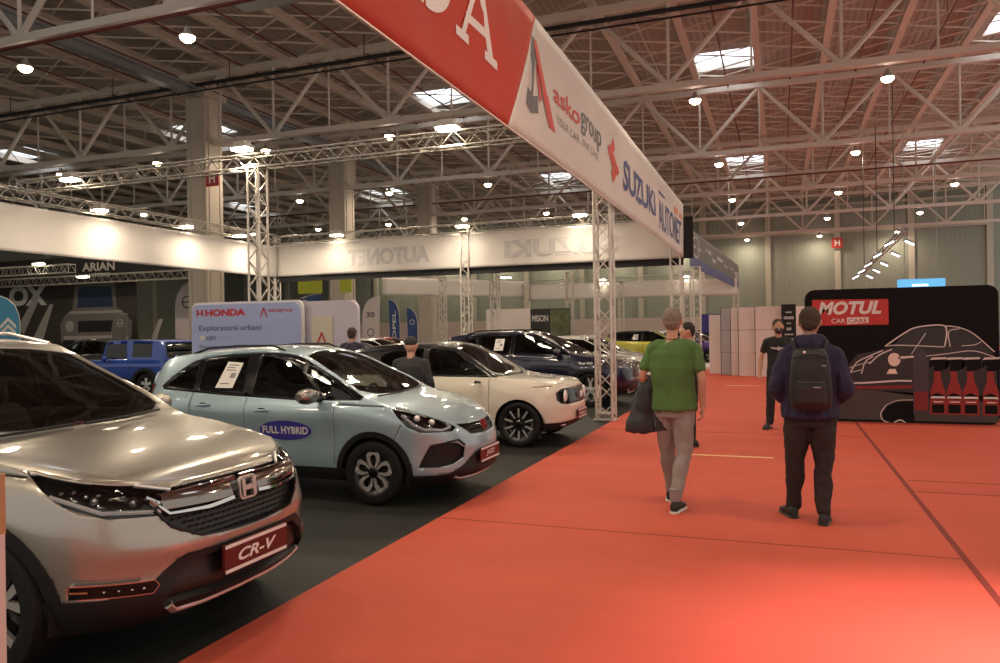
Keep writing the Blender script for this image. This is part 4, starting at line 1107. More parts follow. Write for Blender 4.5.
    def mirror(s, x, y, z, m, m2, sides=(1,-1), size=1.):
        for sd in sides:
            c = V((x, sd*y, z)); rings = []
            for t, a, b, dx in ((0,.05,.035,.02),(.03,.085,.07,.015),(.10,.095,.08,.0),(.18,.085,.065,-.01),(.215,.05,.035,-.02)):
                rings.append([c+V((dx+a*.75*math.cos(q)*size, sd*t*size, b*math.sin(q)*size)) for q in [2*PI*k/16 for k in range(16)]])
            o = MB().loft(rings).build('door_mirror', m, s.t, True)
            mb = MB(); mb.loft([[c+V((.02+.03*math.cos(q), -sd*u, -.05+.016*math.sin(q)-u*.10)) for q in [2*PI*k/10 for k in range(10)]] for u in (-.05,.02,.10)]); mb.build('mirror_foot', gloss, o, True)
            rings = [[c+V((-.065*size, sd*(.108+.085*math.cos(q))*size, .055*math.sin(q)*size)) for q in [2*PI*k/14 for k in range(14)]]]
            mb = MB(); mb.add(rings[0], [tuple(range(14))]); mb.build('mirror_glass', chrome, o)
    def plate(s, x, z, body, w=.52, h=.14, m=platem, tilt=.0, tw=.62, th=.055, label=None):
        o = MB().prism(rrect(w, h, .008, 2), plane_matrix((x, 0, z), (0,1,0), (tilt,0,1)), .018).build('licence_plate', m, s.t)
        M0 = plane_matrix((x+.019, -w/2, z-h/2), (0,1,0), (tilt,0,1))
        mb = MB()
        for z0 in (.002, h-.020): mb.prism([(.004,z0),(w-.004,z0),(w-.004,z0+.018),(.004,z0+.018)], M0, .002)
        mb.build('plate_band', platew, o)
        text_mesh('lettering', body, platew, plane_matrix((x+.020, -w*tw/2, z-th/2), (0,1,0), (tilt,0,1)), width=w*tw, height=th, parent=o, bold=.03, shear=.3)
        return o
    def paper(s, pts, how=-1, m=paper, name='paper_sheet'):
        """a price sheet stuck inside a window: four corners in side view"""
        c = [s.sidep(x, z, how)[0] for x, z in pts]
        if None in c: return None
        y = V((0, how*.006, 0)); o = MB().add([q+y for q in c]+[q+y*1.4 for q in c], [(0,1,2,3),(7,6,5,4),(0,4,5,1),(1,5,6,2),(2,6,7,3),(3,7,4,0)]).build(name, m, s.t)
        mb = MB()
        for k, (f0, f1, g0) in enumerate(((.15,.8,.9),(.15,.6,.8),(.15,.75,.70),(.55,.85,.42),(.15,.7,.18))):
            P = lambda f, g: (c[0].lerp(c[1], f)).lerp(c[3].lerp(c[2], f), g)+y*1.6
            mb.add([P(f0,g0-.03), P(f1,g0-.03), P(f1,g0+.01 if k != 3 else g0+.16), P(f0,g0+.01 if k != 3 else g0+.16)], [(0,1,2,3)])
        mb.build('printed_lines', mat('grey print', (.25,.25,.27), .6), o)
        return o
    def done(s): s.bm.free()

def honda_badge(car, x, z, h, m, y=0., tilt=.1):
    M_ = plane_matrix((x, y, z), (0,1,0), (-tilt,0,1)); w = h*1.12; mb = MB()
    fr = rrect(w, h, h*.2, 4); inn = rrect(w*.86, h*.84, h*.16, 4)
    n = len(fr)
    for k in range(n):
        mb.prism([fr[k], fr[(k+1)%n], inn[(k+1)%n], inn[k]], M_, .012)
    for p in ([(-.36,-.38),(-.24,-.38),(-.20,.38),(-.38,.38)], [(.24,-.38),(.36,-.38),(.38,.38),(.20,.38)], [(-.26,-.12),(.26,-.12),(.24,.08),(-.24,.08)]):
        mb.prism([(a*w, b*h) for a, b in p], M_, .02)
    return mb.build('emblem', m, car.t)

def std_glass(c, front, rear_, shield, back, gm=glassd, gm2=glassp, quarter=None, pil=True):
    """cuts side windows, windscreen and rear window; gives the glass pieces"""
    S = c.S; w = []
    outs = []
    # black surround first
    if S.get('frame_poly'): outs.append(c.region(S['frame_poly'], 'side', seg=(1,2)))
    fr = c.region(front, 'side', seg=(1,2)); rr_ = c.region(rear_, 'side', seg=(1,2)) if rear_ else None
    qs = [c.region(q, 'side', seg=(1,2)) for q in (quarter or [])]
    ws = c.region(shield, 'top', seg=3, filt=lambda f: f.normal.x > .2) if shield else None
    bw = c.region(back, 'rear', seg=3, filt=lambda f: f.normal.x < -.3) if back else None
    return outs, fr, rr_, qs, ws, bw
def emit_glass(c, R, gm=glassd, gm2=glassp, quarter_m=None):
    outs, fr, rr_, qs, ws, bw = R
    if outs: c.pair(outs, 'window_surround', gloss, -.001, solid=.01)
    c.pair(fr, 'side_window', gm, -.006)
    if rr_: c.pair(rr_, 'side_window', gm2, -.006)
    for q in qs: c.pair(q, 'quarter_window', quarter_m or gm2, -.006)
    if ws: c.joined(ws, 'windscreen', gm, -.004)
    if bw: c.joined(bw, 'rear_window', gm2, -.004)
def wiper(c, pts, par=None):
    L = [c.topp(*p)[0] for p in pts]
    if None in L: return
    c_ = [p+V((0,0,.018)) for p in L]; MB().tube(c_, .009, 5).build('wiper', plast, c.t)
def vgap(x0, z0, x1, z1, w=.008):
    d = V((x1-x0, z1-z0)); n = V((-d.y, d.x)).normalized()*w/2
    return [(x0-n.x, z0-n.y), (x1-n.x, z1-n.y), (x1+n.x, z1+n.y), (x0+n.x, z0+n.y)]
def gaps(c, lines): return [c.region(vgap(*l), 'side', seg=(1,)) for l in lines]
def handle(c, x, z, m, w=.17, sides=(1,-1)):
    for sd in sides:
        p, n = c.sidep(x, z, sd)
        if p is None: continue
        o = MB().tube([p+V((-w/2,0,0)), p+V((-w/2+.02, sd*.03, 0)), p+V((w/2-.02, sd*.03, .003)), p+V((w/2,0,.003))], .012, 8).build('door_handle', m, c.t, True)
        MB().ball(p, (w*.35,.006,.026), 14, 6).build('handle_recess', under, o, True)
def lamp_guts(c, parent, pts, r=.03, m=led):
    for p, rr in pts:
        pass
# ---------------------------------------------------------------- 1: silver crossover nearest the camera
silver = paint('champagne silver paint', (.40,.385,.345), .7, .30)
S = dict(N=190, NK=20, plan=[(2.27,0),(2.255,.30),(2.18,.57),(2.02,.76),(1.80,.865),(1.45,.905),(.8,.915),(-.3,.92),(-1.3,.91),(-1.85,.86),(-2.12,.72),(-2.24,.4),(-2.26,0)],
    zb=[(2.3,.25),(1.9,.24),(1.2,.27),(-1.5,.27),(-2.3,.34)], zs=[(2.27,.90),(2.12,.915),(1.9,.955),(1.6,1.01),(1.1,1.085),(.5,1.10),(-1.2,1.15),(-2.3,1.12)],
    zc=[(-2.2,1.12),(-2.08,1.34),(-1.9,1.56),(-1.7,1.61),(-1.1,1.66),(-.4,1.67),(.05,1.635),(.22,1.575),(.45,1.46),(.80,1.27),(1.02,1.145),(1.10,1.12),(1.4,1.085),(1.7,1.04),(1.9,.99),(2.0,.955),(2.07,.90)],
    front=[(0,.15),(.10,.05),(.22,.0),(.42,.015),(.55,.0),(.70,.03),(.85,.06),(.93,.09),(1,.20)], side=[(0,.09),(.12,.045),(.3,.02),(.5,.005),(.68,.0),(.80,.012),(.9,.03),(1,.085)], rear=[(0,.1),(.2,.0),(.6,.03),(1,.06)],
    ya=[(-2.3,.55),(-1.7,.60),(-.5,.63),(.2,.61),(.6,.68),(1.0,.76),(1.15,.72),(1.7,.66),(2.0,.60)], g=[(-2.3,.9),(-1.8,.93),(0,.94),(.8,.9),(1.0,.7),(1.2,.55),(2.0,.5)],
    axles=(1.40,-1.26), wheel_r=.385, wz=.35, tyre_r=.355, rim_r=.235, track=.90, clad=.065, flare=.018, cowl=(1.02,1.12), hw=.84, cabin=(1.0,-2.0), crown=2.2)
c = Car('silver-beige crossover car nearest the camera, its front plate reading CR-V', 'car', (-5.0, 3.42, 0), 0, S, silver)
clad = c.holes()
G = std_glass(c, [(.93,1.12),(.62,1.27),(.22,1.50),(.05,1.565),(-.30,1.575),(-.34,1.13)], [(-.42,1.135),(-.40,1.575),(-1.1,1.55),(-1.28,1.46),(-1.22,1.16)],
    [(1.06,-.05),(1.06,.30),(1.0,.55),(.90,.70),(.62,.655),(.24,.55),(.19,.30),(.18,-.05)], [(-.05,1.2),(.55,1.2),(.50,1.5),(-.05,1.52)], quarter=[[(-1.34,1.17),(-1.38,1.45),(-1.62,1.38),(-1.85,1.24)]])
hl = c.region3([(1.67,.895,1.022),(1.85,.84,.992),(2.03,.72,.945),(2.13,.58,.905),(2.19,.44,.875),(2.20,.46,.80),(2.16,.56,.775),(2.02,.74,.79),(1.86,.84,.855),(1.76,.87,.93)], 42, seg=1)
gr1 = c.region([(-.01,.885),(.40,.885),(.52,.87),(.56,.80),(.50,.715),(.36,.645),(-.01,.625)], 'front', seg=1)
lo = c.region([(-.01,.565),(.45,.565),(.56,.50),(.63,.43),(.76,.41),(1.0,.41),(1.0,.1),(-.01,.1)], 'front', seg=1, filt=lambda f: f.calc_center_median().x > 1.72)
intk = c.region([(-.01,.535),(.40,.535),(.50,.47),(.56,.345),(-.01,.325)], 'front', seg=1)
fog = c.region([(.58,.475),(.83,.49),(.83,.43),(.60,.415)], 'front', seg=1, filt=lambda f: f.calc_center_median().x > 1.72)
sill = c.region([(1.05,.1),(1.05,.41),(-.9,.41),(-.9,.1)], 'side', seg=1); sill2 = c.region([(-1.7,.1),(-1.7,.47),(-2.5,.5),(-2.5,.1)], 'side', seg=1)
tl = c.region([(-1.95,1.10),(-2.02,.95),(-2.5,.95),(-2.5,1.12)], 'side', seg=1)
gp = gaps(c, [(.98,.42,1.0,1.08),(-.38,.42,-.38,1.12),(1.02,1.02,1.62,.985)])
c.body(gp); c.bvh_all(); emit_glass(c, G)
[c.pair(q, 'wheel_arch_trim', plast, .010, rim=1) for q in clad]; c.joined([lo], 'bumper_skirt', plast, .006, rim=1); c.pair([sill], 'sill_trim', plast, .006, rim=1); c.pair([sill2], 'rear_skirt', plast, .006, rim=1); c.pair([tl], 'tail_lamp', redl, .004)
hb = c.pair([hl], 'headlamp', gloss, -.045, rim=1)
for o, sd in zip(hb, (1,-1)):
    b = take(c.bm, c.part, [hl], False, -.002); lm = emit(b, 'lamp_lens', lensm, o, sd); b.free()
    def P(x, y, z, d=.03):
        w = math.radians(42); q = c.all.ray_cast(V((x, sd*y, z))+V((math.cos(w), sd*math.sin(w), 0))*2, -V((math.cos(w), sd*math.sin(w), 0)))
        return (q[0] if q[0] is not None else V((x, sd*y, z))) - V((math.cos(w), sd*math.sin(w), 0))*d
    mb = MB()
    mb.tube([P(1.70,.88,1.0,.012), P(1.9,.80,.965,.012), P(2.08,.64,.915,.012), P(2.16,.48,.875,.012)], .010, 6)
    mb.tube([P(1.80,.86,.90,.014), P(2.0,.75,.815,.014), P(2.16,.56,.79,.014), P(2.19,.47,.815,.014)], .011, 6)
    m2 = MB()
    for k in range(9):
        q = P(1.84+.035*k, .83-.038*k, .912-.010*k+.012*(k%2), .026); m2.ball(q, (.014,.014,.010), 8, 6)
    for x, y, z in ((2.09,.65,.845),(1.97,.76,.87)): q = P(x, y, z, .034); m2.ball(q, (.022,.022,.024), 12, 8)
    mb.build('lamp_light_bar', led, o, True); mb = m2
    mb.tube([P(2.17,.50,.80,.014), P(2.10,.58,.86,.02)], .012, 6)
    mb.build('lamp_reflector', chrome, o, True)
g = c.joined([gr1], 'grille', meshm, -.04, rim=1)
hx = MB()
for row in range(9):
    for col in range(-12, 13):
        y = col*.042+(.021 if row % 2 else 0); z = .635+row*.026
        if abs(y) > .34+(z-.63)*1.2 or z > .80: continue
        p = c.front(y, z)[0]
        if p: hx.box(p-V((.030,0,0)), (.010,.022,.008))
hx.build('grille_studs', plast, g)
chd = mat('dark chrome', (.30,.27,.25), .10, 1.)
for sd in (1,-1):
    c.strip([(sd*.565,.845),(sd*.50,.775),(sd*.28,.765),(sd*.10,.775)], [.020,.024,.030,.030], .008, chrome, 'grille_bar')
    c.strip([(sd*.10,.82),(sd*.28,.825),(sd*.52,.835)], .085, .006, chd, 'grille_bar')
    c.strip([(sd*.02,.868),(sd*.3,.868),(sd*.52,.862)], .012, .008, chrome, 'grille_bar')
    c.strip([(sd*.56,.80),(sd*.50,.712),(sd*.36,.642),(sd*.1,.626),(0,.625)], .016, .006, gloss, 'grille_edge')
    f = c.strip([(sd*.60,.45),(sd*.83,.462)], .030, .004, gloss, 'fog_lamp', label='slim fog lamp bar with chrome edge')
    c.strip([(sd*.59,.478),(sd*.83,.492)], .009, .008, chrome, 'fog_trim'); c.strip([(sd*.60,.418),(sd*.83,.430)], .007, .008, chrome, 'fog_trim'); c.strip([(sd*.60,.418),(sd*.575,.45),(sd*.59,.478)], .007, .008, chrome, 'fog_trim')
    mb = MB()
    for k in range(4): 
        p = c.front(sd*(.63+.04*k), .449+.002*k)[0]
        if p: mb.box(p+V((.006,0,0)), (.006,.020,.006))
    mb.build('fog_lamp_led', led, f)
    c.strip([(sd*.83,.462),(sd*.79,.458)], .014, .006, mat('orange carpet reflection', (.40,.14,.05), .3), 'carpet_reflection')  # red carpet's reflection at the fog lamp's outer end, painted as an orange strip
    handle(c, .0, .98, chrome, sides=(sd,)); handle(c, -.95, 1.0, chrome, sides=(sd,))
c.strip([(-.52,.335),(-.46,.290),(-.3,.275),(0,.27),(.3,.275),(.46,.290),(.52,.335)], .045, .014, alloy, 'skid_plate')
c.joined([intk], 'lower_intake', meshm, -.03, rim=1); c.pair([fog], 'fog_bezel', gloss, .008, rim=1)
honda_badge(c, 2.225, .815, .125, mat('bright emblem', (.75,.74,.72), .3, .85), tilt=.1)
c.plate(2.275, .485, 'CR-V', h=.15, th=.062)
c.wheels('star', .225); interior(c.t, S)
c.mirror(.64, .90, 1.155, silver, gloss, size=.9)
for pts in ([(1.10,-.05),(1.085,.25),(1.02,.60)], [(1.09,-.68),(1.10,-.4),(1.09,-.12)]): wiper(c, pts)
for sd in (1,-1):
    L = [c.topp(x, sd*.60)[0] for x in (.0,-.4,-.9,-1.4,-1.6)]; 
    if None not in L: MB().tube([L[0]]+[p+V((0,0,.045)) for p in L[1:-1]]+[L[-1]], .014, 6).build('roof_rail', alloy, c.t, True)
mb = MB(); mb.box((.12,.0,1.42), (.03,.26,.07)); mb.rod((.14,0,1.5),(.12,0,1.42),.01); mb.build('rear_view_mirror', gloss, c.t)
MB().box((.82,.10,1.06), (.10,.20,.10), .2).build('dash_sign', mat('red price card', (.45,.06,.04), .5), c.t)
c.done()

# ---------------------------------------------------------------- 2: light blue hybrid hatchback
iceb = paint('pale blue paint', (.33,.46,.53), .25, .33)
S = dict(N=180, NK=18, plan=[(2.17,0),(2.15,.25),(2.07,.50),(1.92,.68),(1.70,.79),(1.4,.825),(.8,.83),(-.3,.835),(-1.1,.83),(-1.42,.80),(-1.62,.68),(-1.72,.4),(-1.75,0)],
    zb=[(2.2,.20),(1.9,.19),(1.2,.21),(-1.5,.22),(-2.1,.3)], zs=[(2.17,.735),(2.05,.765),(1.85,.82),(1.6,.90),(1.3,.965),(1.0,.985),(.6,.98),(-.5,1.01),(-1.2,1.06),(-1.8,1.0)],
    zc=[(-1.72,1.0),(-1.62,1.2),(-1.44,1.42),(-1.2,1.475),(-.8,1.51),(-.2,1.535),(.15,1.51),(.35,1.455),(.7,1.29),(1.05,1.115),(1.20,1.04),(1.28,1.015),(1.5,.97),(1.75,.91),(1.92,.84),(2.02,.775),(2.055,.735)],
    front=[(0,.18),(.08,.07),(.2,.0),(.4,.01),(.6,.0),(.75,.02),(.9,.05),(1,.115)], side=[(0,.10),(.12,.05),(.3,.03),(.5,.025),(.68,.01),(.80,.0),(.9,.012),(1,.06)], rear=[(0,.08),(.2,.0),(.6,.02),(1,.04)],
    ya=[(-2.0,.52),(-1.3,.56),(-.5,.59),(.2,.57),(.6,.63),(1.0,.70),(1.25,.71),(1.6,.64),(2.0,.5)], g=[(-2.0,.9),(-1.6,.9),(0,.92),(.9,.9),(1.1,.75),(1.25,.6),(2.0,.5)],
    axles=(1.29,-1.16), wheel_r=.35, wz=.305, tyre_r=.312, rim_r=.205, track=.825, clad=.055, flare=.012, cowl=(1.12,1.0), hw=.76, cabin=(1.0,-1.5), crown=2.2,
    frame_poly=[(1.14,1.0),(1.16,1.035),(.60,1.325),(.30,1.435),(.0,1.465),(-.6,1.445),(-.98,1.385),(-1.15,1.29),(-1.36,1.11),(-1.32,1.075),(-.5,1.025),(.5,.985)])
c = Car('light blue hatchback car with an oval FULL HYBRID sticker on its door', 'car', (-4.97, 7.17, 0), 0, S, iceb)
clad = c.holes()
G = std_glass(c, [(-.14,1.045),(.62,1.01),(.64,1.04),(.50,1.19),(.28,1.345),(.10,1.40),(-.12,1.42)], [(-.28,1.05),(-.28,1.425),(-.62,1.405),(-.84,1.36),(-.83,1.08)],
    [(1.22,-.05),(1.21,.25),(1.16,.50),(1.06,.66),(.72,.585),(.36,.50),(.30,.25),(.29,-.05)], [(-.05,1.1),(.52,1.1),(.47,1.4),(-.05,1.42)],
    quarter=[[(.74,1.005),(1.06,1.015),(.90,1.13),(.50,1.32),(.46,1.31)], [(-.90,1.09),(-.92,1.335),(-1.08,1.26),(-1.27,1.12)]])
hl = c.region3([(1.52,.815,.940),(1.64,.80,.922),(1.82,.72,.865),(1.98,.58,.785),(2.05,.49,.735),(2.03,.56,.70),(1.92,.68,.70),(1.78,.77,.705),(1.66,.80,.755),(1.57,.815,.85)], 45, seg=(1,2))
gr1 = c.region([(-.01,.745),(.30,.755),(.42,.765),(.38,.70),(.31,.65),(-.01,.635)], 'front', seg=1)
corner = c.region3([(1.86,.72,.580),(1.95,.64,.60),(2.06,.52,.585),(2.10,.44,.53),(2.10,.46,.44),(2.03,.56,.39),(1.92,.67,.365),(1.77,.77,.37),(1.79,.76,.43)], 45, seg=1)
lo = c.region([(-.01,.47),(.28,.47),(.44,.37),(.60,.295),(1.0,.275),(1.0,.1),(-.01,.1)], 'front', seg=1, filt=lambda f: f.calc_center_median().x > 1.6)
sill = c.region([(1.0,.1),(1.0,.335),(-.9,.335),(-.9,.1)], 'side', seg=1); sill2 = c.region([(-1.50,.1),(-1.50,.42),(-2.5,.45),(-2.5,.1)], 'side', seg=1)
tl = c.region([(-1.50,1.12),(-1.56,.9),(-2.5,.9),(-2.5,1.1)], 'side', seg=(1,2))
gp = gaps(c, [(.86,.36,.86,.94),(-.20,.36,-.20,1.02),(-.90,.66,-.90,1.05),(-.90,.66,-.80,.36),(.90,.955,1.40,.945),(1.52,.62,1.60,.78)])
c.body(gp); c.bvh_all(); emit_glass(c, G)
[c.pair(q, 'wheel_arch_trim', plast, .010, rim=1) for q in clad]; c.joined([lo], 'bumper_skirt', plast, .006, rim=1); c.pair([sill], 'sill_trim', plast, .008, rim=1); c.pair([sill2], 'rear_skirt', plast, .008, rim=1); c.pair([tl], 'tail_lamp', redl, .004)
c.pair([corner], 'bumper_intake', plast, -.035, rim=1)
hb = c.pair([hl], 'headlamp', gloss, -.03, rim=1)
for o, sd in zip(hb, (1,-1)):
    b = take(c.bm, c.part, [hl], False, -.002); emit(b, 'lamp_lens', lensm, o, sd); b.free(); w = math.radians(45)
    def P(x, y, z, d=.02):
        q = c.all.ray_cast(V((x, sd*y, z))+V((math.cos(w), sd*math.sin(w), 0))*2, -V((math.cos(w), sd*math.sin(w), 0)))
        return (q[0] if q[0] is not None else V((x, sd*y, z))) - V((math.cos(w), sd*math.sin(w), 0))*d
    mb = MB(); mb.tube([P(*q) for q in ((1.62,.80,.865),(1.72,.77,.775),(1.82,.74,.73),(1.96,.63,.715),(2.02,.56,.735),(1.99,.58,.765))], .014, 6)
    for x, y, z in ((1.76,.75,.83),(1.88,.68,.79)): mb.ball(P(x, y, z, .03), .032, 12, 8)
    mb.tube([P(1.48,.82,.93), P(1.7,.77,.89), P(1.85,.70,.84)], .008, 6); mb.build('lamp_reflector', led, o, True)
g = c.joined([gr1], 'grille', meshm, -.025, rim=1)
for z in (.665,.69,.715,.738):
    k_ = .30+(z-.66)*.9; c.strip([(-k_,z+.004),(0,z),(k_,z+.004)], .010, .003, gloss, 'grille_slat', out=.0, parent=g)
honda_badge(c, 2.115, .71, .105, mat('red emblem', (.42,.05,.04), .2, .6), tilt=.3)
c.strip([(-.62,.60),(-.5,.615),(-.44,.56)], .02, .01, plast, 'intake_trim'); c.strip([(.62,.60),(.5,.615),(.44,.56)], .02, .01, plast, 'intake_trim')
c.strip([(-.52,.262),(-.42,.235),(0,.225),(.42,.235),(.52,.262)], .035, .012, alloy, 'skid_plate')
c.plate(2.17, .43, 'JAZZ', w=.50, h=.14, tw=.46, th=.06)
c.wheels('petal', .185); interior(c.t, S); c.mirror(.66, .86, 1.045, mat('satin mirror cap', (.30,.29,.27), .25, .9), gloss)
handle(c, .02, .885, iceb); handle(c, -.72, .925, iceb)
for pts in ([(1.25,-.02),(1.22,.3),(1.14,.55)], [(1.24,-.6),(1.26,-.35),(1.26,-.1)]): wiper(c, pts)
for sd in (1,-1):
    L = [c.topp(x, sd*.52)[0] for x in (.1,-.05,-.5,-.9,-1.1)]
    if None not in L: MB().tube([L[0]]+[p+V((0,0,.04)) for p in L[1:-1]]+[L[-1]], .013, 6).build('roof_rail', plast, c.t, True)
c.paper([(-.62,1.10),(-.40,1.10),(-.33,1.36),(-.53,1.37)])
stk = mat('blue sticker', (.055,.045,.33), .35)
N_ = 36; L = [c.sidep(.30+.31*math.cos(2*PI*k/N_), .69+.098*math.sin(2*PI*k/N_), -1)[0]+V((0,-.004,0)) for k in range(N_)]
me = MB().add([c.sidep(.30,.69,-1)[0]+V((0,-.004,0))]+L, [(0, 1+k, 1+(k+1)%N_) for k in range(N_)]).build('door_sticker', stk, c.t)
text_mesh('lettering', 'FULL HYBRID', platew, None, width=.54, height=.075, parent=me, bold=.03, spacing=1.04, fn=lambda x, y: c.sidep(.03+x, .655+y, -1)[0]+V((0,-.007,0)))
c.done()

# ---------------------------------------------------------------- 3: white small car with black roof
cream_p = paint('warm white paint', (.74,.69,.59), .0, .4)
blkpaint = mat('black paint', (.008,.008,.009), .22, 0., .25, spec=.35)
S = dict(N=160, NK=16, plan=[(1.99,0),(1.975,.30),(1.92,.55),(1.80,.73),(1.6,.82),(1.3,.85),(.6,.85),(-.4,.85),(-1.3,.85),(-1.65,.78),(-1.82,.6),(-1.89,.3),(-1.90,0)],
    zb=[(2.0,.26),(1.7,.22),(1.2,.22),(-1.5,.22),(-2.0,.3)], zs=[(2.0,.86),(1.85,.875),(1.6,.905),(1.2,.945),(.8,.97),(-.5,.99),(-1.2,1.01),(-2.0,.96)],
    zc=[(-1.85,.97),(-1.72,1.2),(-1.52,1.42),(-1.3,1.455),(-.7,1.50),(-.1,1.505),(.15,1.46),(.35,1.375),(.7,1.16),(.93,1.02),(1.0,1.0),(1.3,.975),(1.6,.945),(1.8,.91),(1.90,.86)],
    front=[(0,.12),(.1,.03),(.25,.0),(.5,.0),(.75,.02),(.9,.04),(1,.09)], side=[(0,.09),(.12,.04),(.3,.02),(.55,.0),(.75,.0),(.88,.015),(1,.055)], rear=[(0,.08),(.2,.0),(.6,.02),(1,.05)],
    ya=[(-2.0,.55),(-1.4,.58),(-.5,.60),(.2,.58),(.6,.66),(.95,.72),(1.2,.70),(1.8,.66)], g=[(-2.0,.9),(0,.92),(.8,.9),(.95,.7),(1.1,.5),(2.0,.5)],
    axles=(1.29,-1.24), wheel_r=.365, wz=.315, tyre_r=.325, rim_r=.235, track=.845, clad=0, flare=.015, cowl=(.95,.98), hw=.78, cabin=(.9,-1.6), crown=2.0)
c = Car('small white car with black roof and black oval front panel', 'car', (-4.80, 11.0, 0), 0, S, cream_p)
clad = c.holes()
top_ = c.region([(1.02,-.1),(1.02,1.1),(-2.2,1.1),(-2.2,-.1)], 'top', seg=(3,), filt=lambda f: f.calc_center_median().z > 1.0)
top2 = c.region([(.98,.985),(.2,.99),(-1.2,1.015),(-2.0,1.0),(-2.0,1.7),(1.0,1.7)], 'side', seg=(2,))
G = std_glass(c, [(.78,1.02),(.40,1.25),(.20,1.36),(.0,1.395),(-.18,1.395),(-.22,1.025)], [(-.30,1.03),(-.28,1.395),(-.8,1.37),(-1.0,1.28),(-.98,1.05)],
    [(.95,-.05),(.94,.30),(.88,.55),(.80,.66),(.40,.575),(.22,.52),(.17,.25),(.16,-.05)], [(-.05,1.1),(.5,1.1),(.45,1.38),(-.05,1.4)])
fp = c.region([(-.01,.825),(.50,.825),(.62,.81),(.70,.76),(.70,.66),(.64,.61),(.52,.595),(-.01,.595)], 'front', seg=1)
lo = c.region([(-.01,.36),(.4,.36),(.6,.34),(1.0,.34),(1.0,.1),(-.01,.1)], 'front', seg=1, filt=lambda f: f.calc_center_median().x > 1.5)
sill = c.region([(1.0,.1),(1.0,.28),(-.95,.28),(-.95,.1)], 'side', seg=1)
port = c.region([(1.28,-.01),(1.28,.20),(1.60,.20),(1.60,-.01)], 'top', seg=3)
gp = gaps(c, [(.84,.30,.84,.955),(-.26,.30,-.26,.98),(1.50,.85,1.75,.86)])
c.body(gp); c.bvh_all(); emit_glass(c, G)
c.joined([top_], 'roof', blkpaint, 0, solid=.01); c.pair([top2], 'pillar_trim', blkpaint, 0, solid=.01)
f = c.joined([fp], 'front_panel', gloss, -.012, rim=1); c.joined([lo], 'bumper_skirt', plast, .003, rim=1); c.pair([sill], 'sill_trim', plast, .003, rim=1); c.joined([port], 'charge_flap', meshm, .002)
for sd in (1,-1):
    p = c.front(sd*.52,.71)[0]
    if p: MB().lathe([(.001,0),(.06,.0),(.075,-.01),(.075,-.02),(.09,-.02),(.09,.0)], 20, 'z').build('headlamp', led, f, True).matrix_local = plane_matrix(p+V((.004,0,0)), (0,1,0), (0,0,1))
honda_badge(c, 1.995, .71, .09, led, tilt=.0)
c.plate(2.0, .43, 'Honda e', w=.50, h=.13, tw=.7, th=.05)
c.wheels('blades', .2); interior(c.t, S)
for sd in (1,-1):
    p, n = c.sidep(.70,.915,sd)
    if p: MB().tube([p, p+V((0,sd*.07,.01)), p+V((.0,sd*.16,.015))], [.02,.018,.022], 8).build('camera_mirror', gloss, c.t, True)
for pts in ([(1.02,-.02),(.99,.3),(.92,.5)], [(1.02,-.55),(1.03,-.3),(1.03,-.1)]): wiper(c, pts)
for z0 in (0,1): c.strip([(.95,.66*1),(1.15,.66)], .01, .004, cream_p, 'bonnet_crease', how='top') if z0 == 0 else None
for y in (-.06,.06): c.strip([(1.34,y),(1.54,y)], .006, .004, led, 'charge_mark', how='top')
# parking sensors and lower lamp in the front bumper
for y in (-.55,.55): c.strip([(y-.05,.30),(y+.05,.30)], .035, .004, led, 'fog_lamp')
c.done()

